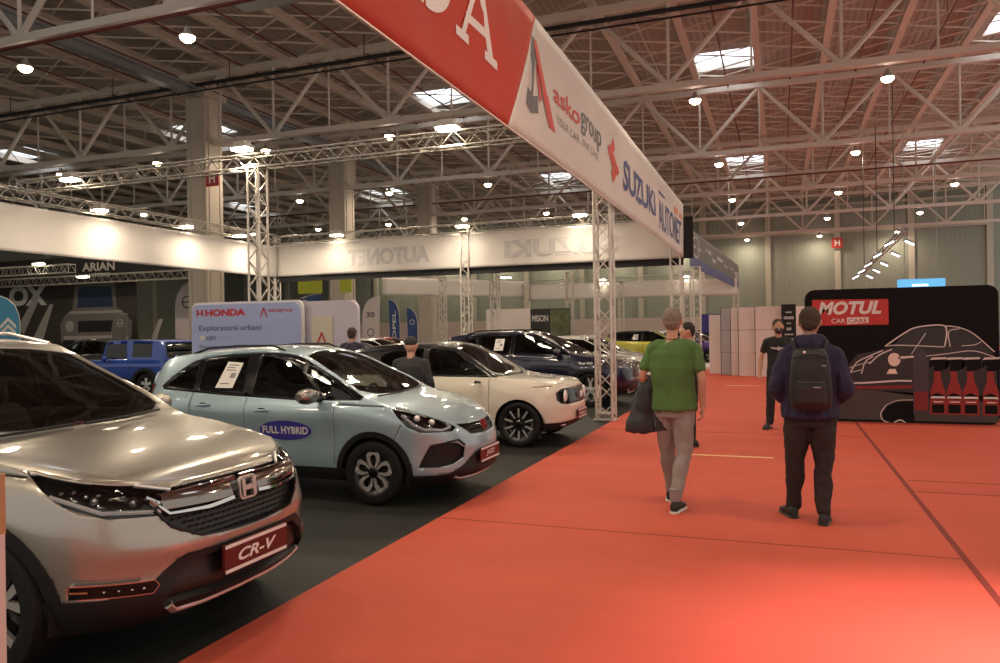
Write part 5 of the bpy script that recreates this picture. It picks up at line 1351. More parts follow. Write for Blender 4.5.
# ---------------------------------------------------------------- plainer cars of the back rows
def row_car(label, loc, rz, kind, body_m, wheel='far', roof_m=None, paper_=True, plate=None, detail=False, sc=1., group='cars of the back rows', N=90, emb=True, clad_m=plast):
    if kind == 'suv':
        S = dict(N=N, NK=12, plan=[(2.33,0),(2.30,.35),(2.2,.62),(2.0,.80),(1.75,.89),(1.3,.92),(.5,.92),(-.6,.92),(-1.4,.91),(-1.9,.85),(-2.15,.7),(-2.24,.35),(-2.25,0)],
            zb=[(2.35,.28),(1.9,.26),(1.2,.28),(-1.5,.28),(-2.3,.36)], zs=[(2.33,.93),(2.15,.95),(1.8,1.0),(1.4,1.05),(1.0,1.10),(-1.2,1.16),(-2.3,1.12)],
            zc=[(-2.2,1.14),(-2.08,1.36),(-1.9,1.57),(-1.6,1.61),(-.9,1.66),(-.2,1.665),(.12,1.62),(.35,1.53),(.8,1.30),(1.08,1.15),(1.18,1.13),(1.6,1.09),(1.95,1.04),(2.1,.99),(2.17,.93)],
            front=[(0,.14),(.12,.03),(.3,.0),(.55,.01),(.75,.02),(.9,.06),(1,.16)], side=[(0,.09),(.12,.045),(.3,.02),(.5,.005),(.68,.0),(.80,.012),(.9,.03),(1,.085)], rear=[(0,.1),(.2,.0),(.6,.03),(1,.06)],
            ya=[(-2.3,.55),(-1.7,.60),(-.5,.63),(.2,.61),(.6,.68),(1.0,.76),(1.15,.76),(1.9,.68)], g=[(-2.3,.9),(-1.8,.93),(0,.94),(.9,.9),(1.15,.6),(2.0,.5)],
            axles=(1.46,-1.22), wheel_r=.395, wz=.36, tyre_r=.37, rim_r=.255, track=.90, clad=.06, flare=.02, cowl=(1.1,1.12), hw=.84, cabin=(1.0,-2.0), crown=2.2,
            frame_poly=[(1.05,1.11),(.6,1.36),(.2,1.55),(-.9,1.585),(-1.5,1.52),(-1.95,1.28),(-1.9,1.17),(-1.2,1.155)])
        fw = [(.96,1.135),(.55,1.34),(.20,1.50),(.0,1.545),(-.28,1.555),(-.30,1.15)]; rw = [(-.40,1.15),(-.38,1.555),(-1.05,1.54),(-1.15,1.50),(-1.12,1.17)]; qw = [[(-1.22,1.18),(-1.25,1.48),(-1.5,1.44),(-1.82,1.26)]]
        ws = [(1.12,-.05),(1.10,.35),(1.02,.6),(.94,.70),(.6,.63),(.30,.555),(.20,.3),(.19,-.05)]; bw = [(-.05,1.2),(.55,1.2),(.5,1.5),(-.05,1.52)]
        hlp = [(1.85,.90,1.02),(2.05,.76,.98),(2.2,.56,.94),(2.27,.42,.90),(2.27,.42,.83),(2.2,.6,.82),(2.0,.80,.85),(1.88,.86,.93)]; gpoly = [(-.01,.92),(.42,.91),(.46,.80),(.40,.62),(-.01,.60)]; lpoly = [(-.01,.52),(.45,.52),(.6,.42),(1,.42),(1,.1),(-.01,.1)]; sl_ = .42; pz, px = .50, 2.335
        gl = [(.98,.42,1.0,1.08),(-.34,.42,-.34,1.12),(-1.3,.8,-1.05,.42)]
    elif kind == 'box':
        S = dict(N=N, NK=12, plan=[(1.62,0),(1.61,.4),(1.58,.62),(1.50,.70),(1.2,.72),(.4,.735),(-.6,.735),(-1.3,.735),(-1.52,.72),(-1.60,.66),(-1.62,.4),(-1.62,0)],
            zb=[(1.7,.34),(-1.7,.34)], zs=[(1.62,.93),(1.4,.95),(.7,.97),(-1.7,.98)], zc=[(-1.60,1.0),(-1.57,1.3),(-1.50,1.52),(-1.3,1.565),(0,1.58),(.35,1.55),(.46,1.48),(.62,1.1),(.68,1.0),(1.0,.985),(1.45,.96),(1.58,.93)],
            front=[(0,.1),(.2,.0),(.9,.01),(1,.05)], side=[(0,.06),(.15,.02),(.4,.0),(.85,.0),(1,.03)], rear=[(0,.05),(.2,.0),(1,.02)],
            ya=[(-1.7,.64),(.4,.64),(.7,.66),(1.6,.66)], g=[(-1.7,.95),(.5,.95),(.8,.8),(1.6,.8)], axles=(1.05,-1.02), wheel_r=.36, wz=.34, tyre_r=.33, rim_r=.2, track=.735, clad=.09, flare=.0, cowl=(.65,.98), hw=.68, cabin=(.6,-1.5), crown=2.5, bulge=.0)
        fw = [(.52,1.03),(.42,1.44),(-.30,1.46),(-.32,1.03)]; rw = [(-.52,1.08),(-.52,1.46),(-1.20,1.45),(-1.20,1.08)]; qw = []
        ws = [(.63,-.05),(.63,.60),(.47,.58),(.47,-.05)]; bw = [(-.05,1.1),(.52,1.1),(.52,1.46),(-.05,1.46)]
        hlp = [(1.62,.45,.86),(1.62,.62,.86),(1.62,.62,.70),(1.62,.45,.70)]; gpoly = [(-.01,.88),(.42,.88),(.42,.68),(-.01,.68)]; lpoly = [(-.01,.5),(.7,.5),(.7,.2),(-.01,.2)]; sl_ = .46; pz, px = .5, 1.63; gl = [(.56,.5,.56,.96),(-.42,.5,-.42,1.5)]
    else:
        S = dict(N=N, NK=12, plan=[(2.0,0),(1.98,.3),(1.9,.54),(1.72,.74),(1.5,.82),(1.2,.85),(.5,.86),(-.6,.86),(-1.3,.85),(-1.6,.79),(-1.82,.62),(-1.9,.3),(-1.92,0)],
            zb=[(2.0,.22),(1.2,.22),(-1.5,.22),(-2.0,.3)], zs=[(2.0,.76),(1.85,.80),(1.5,.89),(1.1,.95),(.6,.96),(-1.2,1.02),(-2.0,.98)],
            zc=[(-1.88,1.0),(-1.78,1.2),(-1.6,1.40),(-1.3,1.45),(-.6,1.50),(-.1,1.50),(.15,1.46),(.35,1.38),(.7,1.18),(.98,1.02),(1.08,.995),(1.4,.95),(1.7,.88),(1.84,.82),(1.89,.76)],
            front=[(0,.14),(.12,.03),(.3,.0),(.55,.01),(.8,.02),(1,.11)], side=[(0,.09),(.12,.045),(.3,.02),(.5,.005),(.7,.0),(.85,.01),(1,.06)], rear=[(0,.1),(.2,.0),(.6,.03),(1,.04)],
            ya=[(-2.0,.52),(-1.5,.55),(-.5,.585),(.2,.57),(.6,.64),(1.0,.71),(1.2,.70),(1.9,.6)], g=[(-2.0,.9),(0,.92),(.9,.9),(1.1,.6),(2.0,.5)],
            axles=(1.22,-1.23), wheel_r=.355, wz=.31, tyre_r=.32, rim_r=.22, track=.85, clad=0, flare=.015, cowl=(1.0,.98), hw=.78, cabin=(.9,-1.6), crown=2.1,
            frame_poly=[(.96,.985),(.5,1.26),(.2,1.40),(-.5,1.43),(-1.1,1.37),(-1.5,1.12),(-1.2,1.035)])
        fw = [(.86,1.0),(.45,1.26),(.18,1.37),(-.14,1.40),(-.18,1.02)]; rw = [(-.28,1.03),(-.26,1.40),(-.8,1.37),(-1.0,1.30),(-.98,1.05)]; qw = [[(-1.06,1.07),(-1.08,1.27),(-1.4,1.11)]]
        ws = [(1.02,-.05),(1.0,.30),(.94,.52),(.86,.64),(.5,.58),(.24,.50),(.18,.25),(.17,-.05)]; bw = [(-.05,1.1),(.5,1.1),(.45,1.36),(-.05,1.38)]
        hlp = [(1.5,.84,.88),(1.75,.76,.84),(1.92,.56,.78),(1.93,.52,.70),(1.8,.70,.70),(1.6,.80,.77)]; gpoly = [(-.01,.74),(.40,.74),(.36,.62),(-.01,.60)]; lpoly = [(-.01,.46),(.4,.46),(.6,.32),(1,.30),(1,.1),(-.01,.1)]; sl_ = .28; pz, px = .42, 2.0
        gl = [(.86,.3,.86,.93),(-.22,.3,-.22,1.0)]
    c = Car(label, 'car', loc, rz, S, body_m, group=group); cl = c.holes()
    tp = None
    if roof_m: tp = c.region([(.2,-.1),(.2,1.1),(-2.6,1.1),(-2.6,-.1)], 'top', seg=(2,3), filt=lambda f: f.calc_center_median().z > 1.3)
    G = std_glass(c, fw, rw, ws, bw, quarter=qw)
    hl = c.region3(hlp, 40 if kind != 'box' else 0, seg=(1,2)); gg = c.region(gpoly, 'front', seg=1); ll = c.region(lpoly, 'front', seg=1, filt=lambda f: f.calc_center_median().x > S['axles'][0]+.35)
    sg = c.region([(S['axles'][0]-.38,.1),(S['axles'][0]-.38,sl_),(S['axles'][1]+.38,sl_),(S['axles'][1]+.38,.1)], 'side', seg=1)
    tl = c.region([(S['axles'][1]-.7,1.05),(S['axles'][1]-.75,.85),(-3,.85),(-3,1.05)], 'side', seg=1) if kind != 'box' else c.region([(.50,.62),(.64,.62),(.64,.45),(.50,.45)], 'rear', seg=1)
    gp = gaps(c, gl)
    c.body(gp); c.bvh_all(); emit_glass(c, G, gm=glass_mat('dim car glass', (.14,.15,.15)), gm2=glassp)
    if tp: c.joined([tp], 'roof', roof_m, 0, solid=.01)
    for q in cl: c.pair(q, 'wheel_arch_trim', clad_m, .012 if kind != 'box' else .06, rim=1)
    c.pair([hl], 'headlamp', mat('row headlamp', (.25,.26,.28), .08, .6, 1.), -.004); g = c.joined([gg], 'grille', gloss, -.02, rim=1); c.joined([ll], 'bumper_skirt', plast, .004, rim=1); c.pair([sg], 'sill_trim', plast, .004, rim=1); c.pair([tl], 'tail_lamp', redl, .003)
    c.wheels(wheel, .2); interior(c.t, S, seats=detail)
    c.mirror(S['cowl'][0]-.36, S['hw']+.06, S['cowl'][1]+.06, body_m, gloss)
    if paper_: 
        zb_ = S['cowl'][1]+.10; c.paper([(-.78,zb_),(-.56,zb_),(-.54,zb_+.26),(-.76,zb_+.26)])
    if plate is not None: c.plate(px, pz, plate, th=.05) if plate else c.plate(px, pz, '-', tw=.1, th=.02)
    c.scaled = sc
    if sc != 1.: c.t.scale = (sc,)*3
    return c, S
navyp = paint('navy paint', (.004,.005,.030), .2, .25); whitep = paint('plain white paint', (.75,.74,.70), 0, .35); silverp = paint('cool silver paint', (.45,.45,.46), .7, .3); bluep_ = paint('bright blue paint', (.006,.045,.30), .25, .3); yellowp = paint('yellow paint', (.62,.60,.06), .1, .3); darkp = paint('dark grey paint', (.03,.03,.032), .4, .3); redpnt = paint('red paint', (.38,.02,.02), .1, .3); purplep = paint('violet paint', (.08,.03,.25), .2, .3)
c, S = row_car('dark navy blue SUV car standing right behind the small white car', (-5.3, 16.78, 0), 0, 'suv', navyp, 'star', detail=True, group=None, N=140)
handle(c, 0, 1.0, navyp); handle(c, -.95, 1.02, navyp)
c.strip([(-.55,.36),(-.42,.285),(0,.275),(.42,.285),(.55,.36)], .05, .015, alloy, 'skid_plate')
for sd in (1,-1):
    L = [c.topp(x, sd*.60)[0] for x in (.0,-.15,-.6,-1.2,-1.5)]
    if None not in L: MB().tube([L[0]]+[p+V((0,0,.045)) for p in L[1:-1]]+[L[-1]], .016, 6).build('roof_rail', gloss, c.t, True)
M_ = plane_matrix((.98, -.0, 0), (1,0,0), (0,0,1)); p = c.sidep(1.35,.93,-1)[0]
if p: text_mesh('lettering', 'Four WD', alloy, None, width=.30, height=.05, parent=c.t, bold=.02, fn=lambda x, y: (c.sidep(1.22+x,.915+y,-1)[0] or V((1.22+x,-.9,.915+y)))+V((0,-.006,0)))
c.done()
for args in (
    ('white hatchback car with a paper in its window behind the navy SUV', (-5.15, 20.3, 0), 0, 'hatch', whitep, None, 1.0),
    ('silver car whose pale roof shows between the white board and the lattice tower', (-5.6, 23.3, 0), 0, 'hatch', silverp, None, 1.0),
    ('yellow car with black roof seen beside the green shirt', (-5.5, 35.0, 0), .0, 'suv', yellowp, blkpaint, .97),
    ('white car in the distance between the two aisle towers', (-4.6, 42.5, 0), 0, 'hatch', whitep, None, 1.1),
    ('farthest white car above the low white platform', (-4.4, 48.0, 0), 0, 'suv', whitep, None, 1.0),
    ('violet and dark car seen right of the green shirt in the distance', (-4.1, 38.8, 0), -.3, 'hatch', purplep, blkpaint, 1.0),
    ('black and white car left of the small white one, mostly hidden behind the bearded onlooker', (-9.6, 15.6, 0), .15, 'hatch', whitep, blkpaint, 1.0),
    ('red car far behind the cap-wearing person', (-14.6, 26.8, 0), .1, 'hatch', redpnt, None, 1.0),
    ('white car roof far behind, left of the dark navy SUV', (-12.8, 22.4, 0), .05, 'hatch', whitep, None, 1.0),
    ('dark car with a pale roof left of the bright blue off-road car', (-21.3, 18.9, 0), PI, 'hatch', darkp, None, 1.08)):
    c, S = row_car(args[0].replace('the bearded onlooker', 'the cap-wearing person'), args[1], args[2], args[3], args[4], roof_m=args[5], sc=args[6], N=80); c.done()
c, S = row_car('bright blue boxy off-road car at the far left', (-17.35, 16.75, 0), PI, 'box', bluep_, 'far', detail=True, group=None, N=110)
o = MB().lathe([(.12,-.10),(.30,-.10),(.335,-.05),(.335,.05),(.30,.10),(.12,.10),(.12,-.10)], 28, 'z').build('spare_wheel', tyre_m, c.t, True); o.matrix_local = plane_matrix((-1.74, .05, .78), (0,1,0), (0,0,1))
mb = MB()
for k in range(5): mb.rod((-1.75,.05,.78), (-1.75, .05+.22*math.cos(k*1.2566), .78+.22*math.sin(k*1.2566)), .02, 6)
mb.build('spare_rim', alloy, c.t)
c.done()
# ================================================================ people
from mathutils import noise
skin = mat('skin', (.50,.28,.19), .55, vary=.08, vscale=30); skin2 = mat('tanned skin', (.44,.235,.16), .55, vary=.08, vscale=30)
def remeshed(mb, name, m, voxel, parent=None, smooth=2, wr=0., wscale=(9,9,4), seed=0., offset=0.):
    me = bpy.data.meshes.new('tmp'); me.from_pydata(mb.v, [], mb.f)
    bm = bmesh.new(); bm.from_mesh(me); bmesh.ops.recalc_face_normals(bm, faces=bm.faces); bm.to_mesh(me); bm.free()
    o = bpy.data.objects.new('tmp', me); COL.objects.link(o)
    r = o.modifiers.new('r', 'REMESH'); r.mode = 'VOXEL'; r.voxel_size = voxel; r.use_smooth_shade = True
    if smooth: s = o.modifiers.new('s', 'SMOOTH'); s.iterations = smooth; s.factor = .5
    dg = bpy.context.evaluated_depsgraph_get(); out = bpy.data.meshes.new_from_object(o.evaluated_get(dg))
    bpy.data.objects.remove(o); bpy.data.meshes.remove(me)
    if wr:
        out.update(); nn = [v.normal.copy() for v in out.vertices]
        for v, n in zip(out.vertices, nn):
            p = v.co; q = V((p.x*wscale[0]+seed, p.y*wscale[1], p.z*wscale[2]+p.x*3))
            v.co = p + n*wr*(1.2*noise.noise(q)+.6*noise.noise(q*2.3)-.1)
    out.name = name; out.materials.clear(); out.materials.append(m)
    out.polygons.foreach_set('use_smooth', [True]*len(out.polygons))
    o = bpy.data.objects.new(name, out); COL.objects.link(o)
    if parent is not None: o.parent = parent
    return o
def erings(mb, rings, n=20, p=2.4):
    """stack of superellipse rings: (centre, rx, ry)"""
    R = []
    for c, rx, ry in rings:
        R.append([V(c)+V((rx*math.copysign(abs(math.cos(a))**(2/p), math.cos(a)), ry*math.copysign(abs(math.sin(a))**(2/p), math.sin(a)), 0)) for a in [2*PI*k/n for k in range(n)]])
    mb.loft(R)
def limb(mb, pts, rs, n=12):
    k = 4; P_ = catmull(pts, k); r = []
    for i in range(len(pts)-1):
        for j in range(k): r.append(rs[i]+(rs[i+1]-rs[i])*j/k)
    r.append(rs[-1]); mb.tube(P_, r, n); mb.ball(pts[0], rs[0], 12, 8); mb.ball(pts[-1], rs[-1], 12, 8)
def hand(mb, w, d, side, back, curl=.35, s=1.):
    """five-fingered hand: w wrist, d finger direction, back = outward normal of the back of the hand, side=+1 thumb along d x back"""
    d = V(d).normalized(); b = V(back); b = (b-d*b.dot(d)).normalized(); t = d.cross(b)*side   # towards the thumb
    M_ = Matrix((d, t, b)).transposed()
    mb.ball(V(w)+d*.048*s, (.052*s, .040*s, .016*s), 12, 8, M_); mb.tube([V(w)-d*.03, V(w)+d*.03], [.026*s, .028*s], 10)
    for k, (off, ln, a) in enumerate(((.030,.072,.06),(.010,.082,.0),(-.010,.076,-.04),(-.029,.060,-.10))):
        p = V(w)+d*.088*s+t*off*s; dd = (d+t*a).normalized(); pts = [p-dd*.02, p]; c = curl*(1+.12*k)
        for q, f in enumerate((.45,.32,.23)):
            dd = (dd*math.cos(c*(.8+.3*q))-b*math.sin(c*(.8+.3*q))).normalized(); p = p+dd*ln*f*s; pts.append(p)
        mb.tube(pts, [.0095*s,.0092*s,.0085*s,.008*s,.0068*s], 8); mb.ball(pts[-1], .0068*s, 8, 6)
    p = V(w)+d*.03*s+t*.026*s; p1 = p+(d*.6+t*.75-b*.25).normalized()*.038*s; p2 = p1+(d*.9+t*.25-b*.35).normalized()*.03*s; p3 = p2+(d*.95-b*.35).normalized()*.022*s
    mb.tube([p, p1, p2, p3], [.014*s,.0115*s,.010*s,.008*s], 8); mb.ball(p3, .008*s, 8, 6)
def shoe(parent, heel, direction, m, m2, L=.285, pitch=0., name='shoe'):
    d = V(direction).normalized(); R_ = plane_matrix(heel, d, V((0,0,1)).cross(d)).to_3x3() @ Matrix.Rotation(pitch, 3, 'Y')
    def ring(x, w, h, z0=.012): return [V(heel)+R_ @ V((x, w*math.copysign(abs(math.cos(a))**.7, math.cos(a)), z0+h*(.5+.5*math.copysign(abs(math.sin(a))**.8, math.sin(a))))) for a in [2*PI*k/16 for k in range(16)]]
    mb = MB(); mb.loft([ring(-.03,.022,.05), ring(-.015,.036,.085), ring(.04,.040,.105), ring(.09,.041,.10), ring(.13,.045,.075), ring(.18,.050,.060), ring(.225,.046,.048), ring(.25,.030,.036), ring(.262,.012,.022)])
    o = mb.build(name, m, parent, True)
    mb = MB(); mb.loft([ring(x, w+.004, .026, -.004) for x, w in ((-.037,.018),(-.02,.038),(.05,.042),(.12,.046),(.18,.053),(.23,.048),(.258,.030),(.27,.012))]); mb.build('sole', m2, o, True)
    mb = MB()
    for k in range(4): mb.rod(V(heel)+R_ @ V((.10+.022*k, -.02, .088-.009*k)), V(heel)+R_ @ V((.105+.022*k, .02, .088-.009*k)), .004, 5)
    mb.build('laces', m2, o)
    return o
def person(label, loc, rz, J, cl, sk=skin, voxel=.007, hair_m=None, hair='short', group=None, cat='person'):
    """J: joints in metres, x right, y forward, z up. Builds one continuous body plus clothing"""
    mb = MB(); hd = V(J['head']); tw = J.get('turn', 0.)
    RH = Matrix.Rotation(tw, 3, 'Z') @ Matrix.Rotation(J.get('nod', 0.), 3, 'X')
    h = lambda x, y, z: hd + RH @ V((x, y, z))
    nb = V(J['neck']); ch = V(J['chest']); pv = V(J['pelvis'])
    mb.ball(hd, (.081,.098,.116), 20, 14, RH); mb.ball(h(0,.022,-.055), (.060,.068,.066), 16, 10, RH); mb.ball(h(0,.052,-.085), (.030,.030,.028), 10, 8, RH)
    mb.loft([[h(a*.012, .088+o_, z) for a, o_ in ((-1,-.02),(1,-.02),(.5,.006),(-.5,.006))] for z, o2 in ((.015,0),(-.01,0))]); mb.ball(h(0,.100,-.022), (.014,.016,.013), 8, 6, RH); mb.tube([h(0,.088,.02), h(0,.102,-.022)], [.008,.012], 8)
    for s in (-1,1): mb.ball(h(s*.086,-.004,-.008), (.010,.020,.032), 10, 8, RH)
    mb.ball(h(0,.090,-.055), (.026,.010,.010), 10, 6, RH)
    mb.tube([nb-V((0,0,.04)), nb, hd-V((0,.01,.06))], [.07,.056,.052], 14)
    B = J.get('build', 1.)
    def torso(m_, e=0., z0=None, z1=None, e0=0.):
        rr = [(pv+V((0,0,-.10)), .140*B, .095*B), (pv, .150*B, .10*B), (pv.lerp(ch, .45), .145*B, .10*B), (ch, .175*B, .115*B), (ch.lerp(nb, .55), .175*B, .100*B), (ch.lerp(nb, .85), .12*B, .075*B), (nb, .065, .06)]
        erings(m_, [(c, a+e, b+e) for c, a, b in rr])
    torso(mb, -.014)
    for s, k in ((-1,'L'), (1,'R')):
        sh, el, wr_ = [V(q) for q in J['arm'+k]]; hp, kn, an = [V(q) for q in J['leg'+k]]
        limb(mb, [sh, sh.lerp(el,.5), el, el.lerp(wr_,.45), wr_], [.032*B,.035*B,.036,.037,.026], 12)
        dd, bk, curl = J['hand'+k]; hand(mb, wr_, dd, (1 if k == 'L' else -1)*J.get('flip'+k, 1), bk, curl)
        limb(mb, [hp, hp.lerp(kn,.5), kn, kn.lerp(an,.35), an], [.078*B,.062*B,.050,.048,.034], 12)
        fd = V(J['toe'+k]); mb.ball(an+V((0,0,-.03)), .036, 10, 8); mb.tube([an+V((0,0,-.04)), an+fd*.12+V((0,0,-.065))], [.035,.026], 10)
    body = remeshed(mb, 'person', sk, voxel); body.location = loc; body.rotation_euler = (0,0,rz); tag(body, label, cat, group)
    # trousers
    if cl.get('trousers'):
        m = MB(); m_, e = cl['trousers'][:2]; w = cl['trousers'][2] if len(cl['trousers']) > 2 else {}
        erings(m, [(pv+V((0,0,-.12)), .155*B+e*.4, .112*B+e*.4), (pv, .165*B+e*.3, .116*B+e*.3), (pv+V((0,0,.10)), .145*B, .10*B)])
        for k in 'LR':
            hp, kn, an = [V(q) for q in J['leg'+k]]; a2 = an+(kn-an)*.02
            limb(m, [hp, hp.lerp(kn,.5), kn, kn.lerp(an,.4), a2], [.098*B, (.082*B+e), .066+e, .060+e, w.get('cuff', .055)], 14)
        remeshed(m, 'trousers', m_, .010, body, 2, wr=.012, wscale=(11,11,7), seed=3.)
    if cl.get('top'):
        m = MB(); m_, e, sl_, hem = cl['top']
        rr = [(pv+V((0,0,hem)), .168*B+e, .118*B+e*1.2), (pv+V((0,0,hem+.02)), .176*B+e, .124*B+e*1.2), (pv.lerp(ch,.45), .160*B+e, .112*B+e), (ch, .182*B+e*.8, .122*B+e*.8), (ch.lerp(nb,.55), .178*B+e*.6, .106*B+e*.6), (ch.lerp(nb,.82), .13*B+e*.4, .084*B+e*.4), (nb+V((0,0,-.005)), .075+e*.3, .068+e*.3)]
        erings(m, rr)
        for k in 'LR':
            sh, el, wr_ = [V(q) for q in J['arm'+k]]
            m.tube([nb+V((0,0,-.035)), nb.lerp(sh,.5)+V((0,0,-.015)), sh+V((0,0,.0))], [.060+e*.2, .056*B+e*.3, .052*B+e*.3], 14)
            if sl_ <= 1: limb(m, [sh, sh.lerp(el, sl_*.5), sh.lerp(el, sl_)], [.052*B, .052*B, .048*B+e*.25], 14)
            else: limb(m, [sh, sh.lerp(el,.5), el, el.lerp(wr_,.5), wr_], [.052*B+e*.2,.051*B+e*.4,.048+e*.6,.045+e*.6,.036+e*.4], 14)
        if cl.get('hood'):
            m.tube([nb+V((-.10,.03,.0)), nb+V((-.085,-.06,.03)), nb+V((0,-.11,.02)), nb+V((.085,-.06,.03)), nb+V((.10,.03,.0))], [.03,.05,.06,.05,.03], 12); m.ball(nb+V((0,-.105,-.03)), (.12,.06,.09), 14, 10)
        remeshed(m, cl.get('topname', 'shirt'), m_, .010, body, 2, wr=cl.get('wr', .010), wscale=(10,10,4), seed=8.)
    if hair_m:
        m = MB()
        if hair == 'cap':
            m.ball(h(0,-.002,.040), (.086,.104,.088), 18, 12, RH); m.ball(h(0,.10,.045), (.06,.055,.010), 12, 8, RH); remeshed(m, 'cap', hair_m, .008, body, 2)
        else:
            m.ball(h(0,-.014,.028), (.090,.099,.103), 18, 12, RH); m.ball(h(0,-.05,-.015), (.074,.060,.074), 14, 10, RH); remeshed(m, 'hair', hair_m, .007, body, 2, wr=.005, wscale=(60,60,60))
    for s in (-1, 1):
        e_ = MB().ball(h(s*.032,.083,.004), (.011,.009,.009), 10, 8, RH).build('eye', mat('eye white', (.6,.57,.54), .3), body, True)
        MB().ball(h(s*.032,.0905,.004), (.005,.003,.005), 8, 6, RH).build('iris', mat('dark iris', (.02,.013,.01), .2), e_, True)
    body['_h'] = 0; del body['_h']
    return body, h
grass = mat('green cotton', (.075,.17,.045), .85, bump=.3, bscale=500); greyj = mat('grey jersey', (.30,.275,.26), .9, bump=.3, bscale=500); blk1 = mat('black cotton', (.014,.014,.015), .85); navyh = mat('navy hooded cotton', (.022,.020,.055), .9, bump=.3, bscale=400); jean = mat('dark jeans', (.022,.015,.015), .85); slate = mat('slate padded fabric', (.030,.033,.042), .7)
blks = mat('black shoe', (.015,.015,.016), .6); whs = mat('white sole', (.72,.70,.66), .6); dks = mat('dark sole', (.03,.03,.03), .6); hairb = mat('brown cropped hair', (.055,.036,.024), .8, bump=.5, bscale=200); hairg = mat('grey cropped hair', (.23,.19,.15), .8, bump=.5, bscale=200)

# the one in green, walking away with a jacket over the arm
J = dict(head=(-.005,.03,1.725), neck=(-.01,.0,1.54), chest=(-.01,.0,1.30), pelvis=(.01,-.01,.96), build=1.03, turn=.0,
    armL=[(-.205,.0,1.47),(-.285,-.01,1.20),(-.20,.20,1.12)], armR=[(.200,.0,1.47),(.255,-.05,1.20),(.262,-.01,.955)], handL=((.5,.75,-.15),(-.3,.2,1),.6), handR=((-.02,.10,-1),(1,.0,.05),.40),
    legL=[(-.09,.0,.92),(-.085,.14,.52),(-.075,.26,.12)], legR=[(.09,-.01,.92),(.085,-.04,.50),(.025,-.20,.115)], toeL=(-.05,1,0), toeR=(.12,1,0))
b, h = person('grey-haired person in green T-shirt and grey joggers walking away, jacket over the arm', (-.93, 7.10, 0), 0, J,
    dict(trousers=(greyj, .010, dict(cuff=.050)), top=(grass, .022, .66, -.06), wr=.014), voxel=.005, hair_m=hairg)
MB().tube([h(0,0,0)+V((.064*math.cos(a), -.02+.060*math.sin(a), -.158+.012*math.sin(a))) for a in [2*PI*k/24 for k in range(25)]], .006, 5).build('neck_cord', mat('brown cord', (.06,.03,.02), .7), b)
for k, a in (('L', (-.075,.26,.12)), ('R', (.025,-.20,.115))):
    MB().tube([V(a)+V((0,0,.10)), V(a)+V((0,0,.02)), V(a)+V((0,.0,-.02))], [.052,.044,.040], 16).build('ankle_cuff', greyj, b, True)
    shoe(b, V(a)+V((0,-.045,-.115 if k == 'L' else -.112)), (-.05,1,0) if k == 'L' else (.16,1,0), blks, whs)
m = MB()
def jr(c, rx, ry, ph=0., amp=.12, n=26): return [V(c)+V((rx*math.cos(a)*(1+amp*math.sin(3*a+ph)+amp*.6*math.sin(5*a-ph)), ry*math.sin(a)*(1+amp*math.sin(4*a+ph)), 0)) for a in [2*PI*k/n for k in range(n)]]
m.loft([jr((-.22,.12,1.22),.05,.06), jr((-.225,.10,1.19),.10,.12,.4), jr((-.235,.09,1.10),.125,.13,.8), jr((-.25,.08,.98),.14,.11,1.2), jr((-.27,.08,.85),.155,.10,1.7), jr((-.285,.08,.745),.165,.095,2.1), jr((-.29,.08,.69),.16,.085,2.4), jr((-.29,.08,.68),.10,.05,2.4)])
m.loft([jr((-.15,.03,1.22),.04,.05), jr((-.14,.0,1.12),.07,.055,.9), jr((-.125,-.01,.95),.070,.05,1.6), jr((-.115,-.01,.80),.066,.045,2.2), jr((-.11,-.01,.70),.06,.04,2.5)])
jk = remeshed(m, 'jacket', slate, .009, None, 3, wr=.022, wscale=(7,7,5), seed=5.); jk.location = (-.93, 7.10, 0)
tag(jk, 'dark slate jacket hanging over the arm of the person in green', 'jacket')

# the one in the navy hoodie, standing with hands in the front pocket
J = dict(head=(.005,.04,1.695), neck=(.0,.0,1.515), chest=(.0,-.0,1.29), pelvis=(-.005,.0,.93), build=1.14, turn=-.05, nod=-.12,
    armL=[(-.20,.0,1.41),(-.272,-.06,1.12),(-.17,.14,1.00)], armR=[(.20,.0,1.41),(.272,-.06,1.12),(.17,.14,1.00)], handL=((.8,.3,-.1),(0,1,.1),.5), handR=((-.8,.3,-.1),(0,1,.1),.5),
    legL=[(-.10,.0,.90),(-.13,.03,.50),(-.145,.09,.11)], legR=[(.10,.0,.90),(.095,-.02,.50),(.085,-.10,.11)], toeL=(-.25,1,0), toeR=(.1,1,0))
b, h = person('person in a navy hoodie and dark jeans seen from behind, hands in the front pocket', (.235, 6.95, 0), -.02, J,
    dict(trousers=(jean, .014, dict(cuff=.062)), top=(navyh, .034, 2, -.05), hood=True, topname='hoodie', wr=.016), sk=skin2, hair_m=hairb)
shoe(b, (-.145,.04,.0), (-.38,1,0), blks, dks, name='shoe'); shoe(b, (.085,-.15,.0), (.10,1,0), blks, dks)
bp = thing('backpack', 'black backpack with side pocket worn over the navy hoodie', 'backpack', (.235, 6.95, 0), -.02)
m = MB(); erings(m, [((0,-.235,1.02),.135,.075), ((0,-.24,1.00),.155,.09), ((0,-.245,1.12),.165,.105), ((0,-.245,1.30),.155,.10), ((0,-.235,1.43),.135,.085), ((0,-.225,1.47),.10,.055)], 22, 3.2)
m.ball((0,-.245,1.00), (.15,.09,.05), 14, 8); remeshed(m, 'main_compartment', mat('black ripstop', (.012,.012,.013), .6, bump=.2, bscale=400), .009, bp, 3, wr=.006)
m = MB(); erings(m, [((0,-.345,1.01),.10,.03), ((0,-.35,1.04),.115,.04), ((0,-.35,1.16),.115,.042), ((0,-.342,1.215),.105,.03)], 18, 3.5); remeshed(m, 'front_pocket', mat('black ripstop', (.012,.012,.013)), .008, bp, 2)
zm = mat('zip metal', (.35,.35,.34), .3, .9)
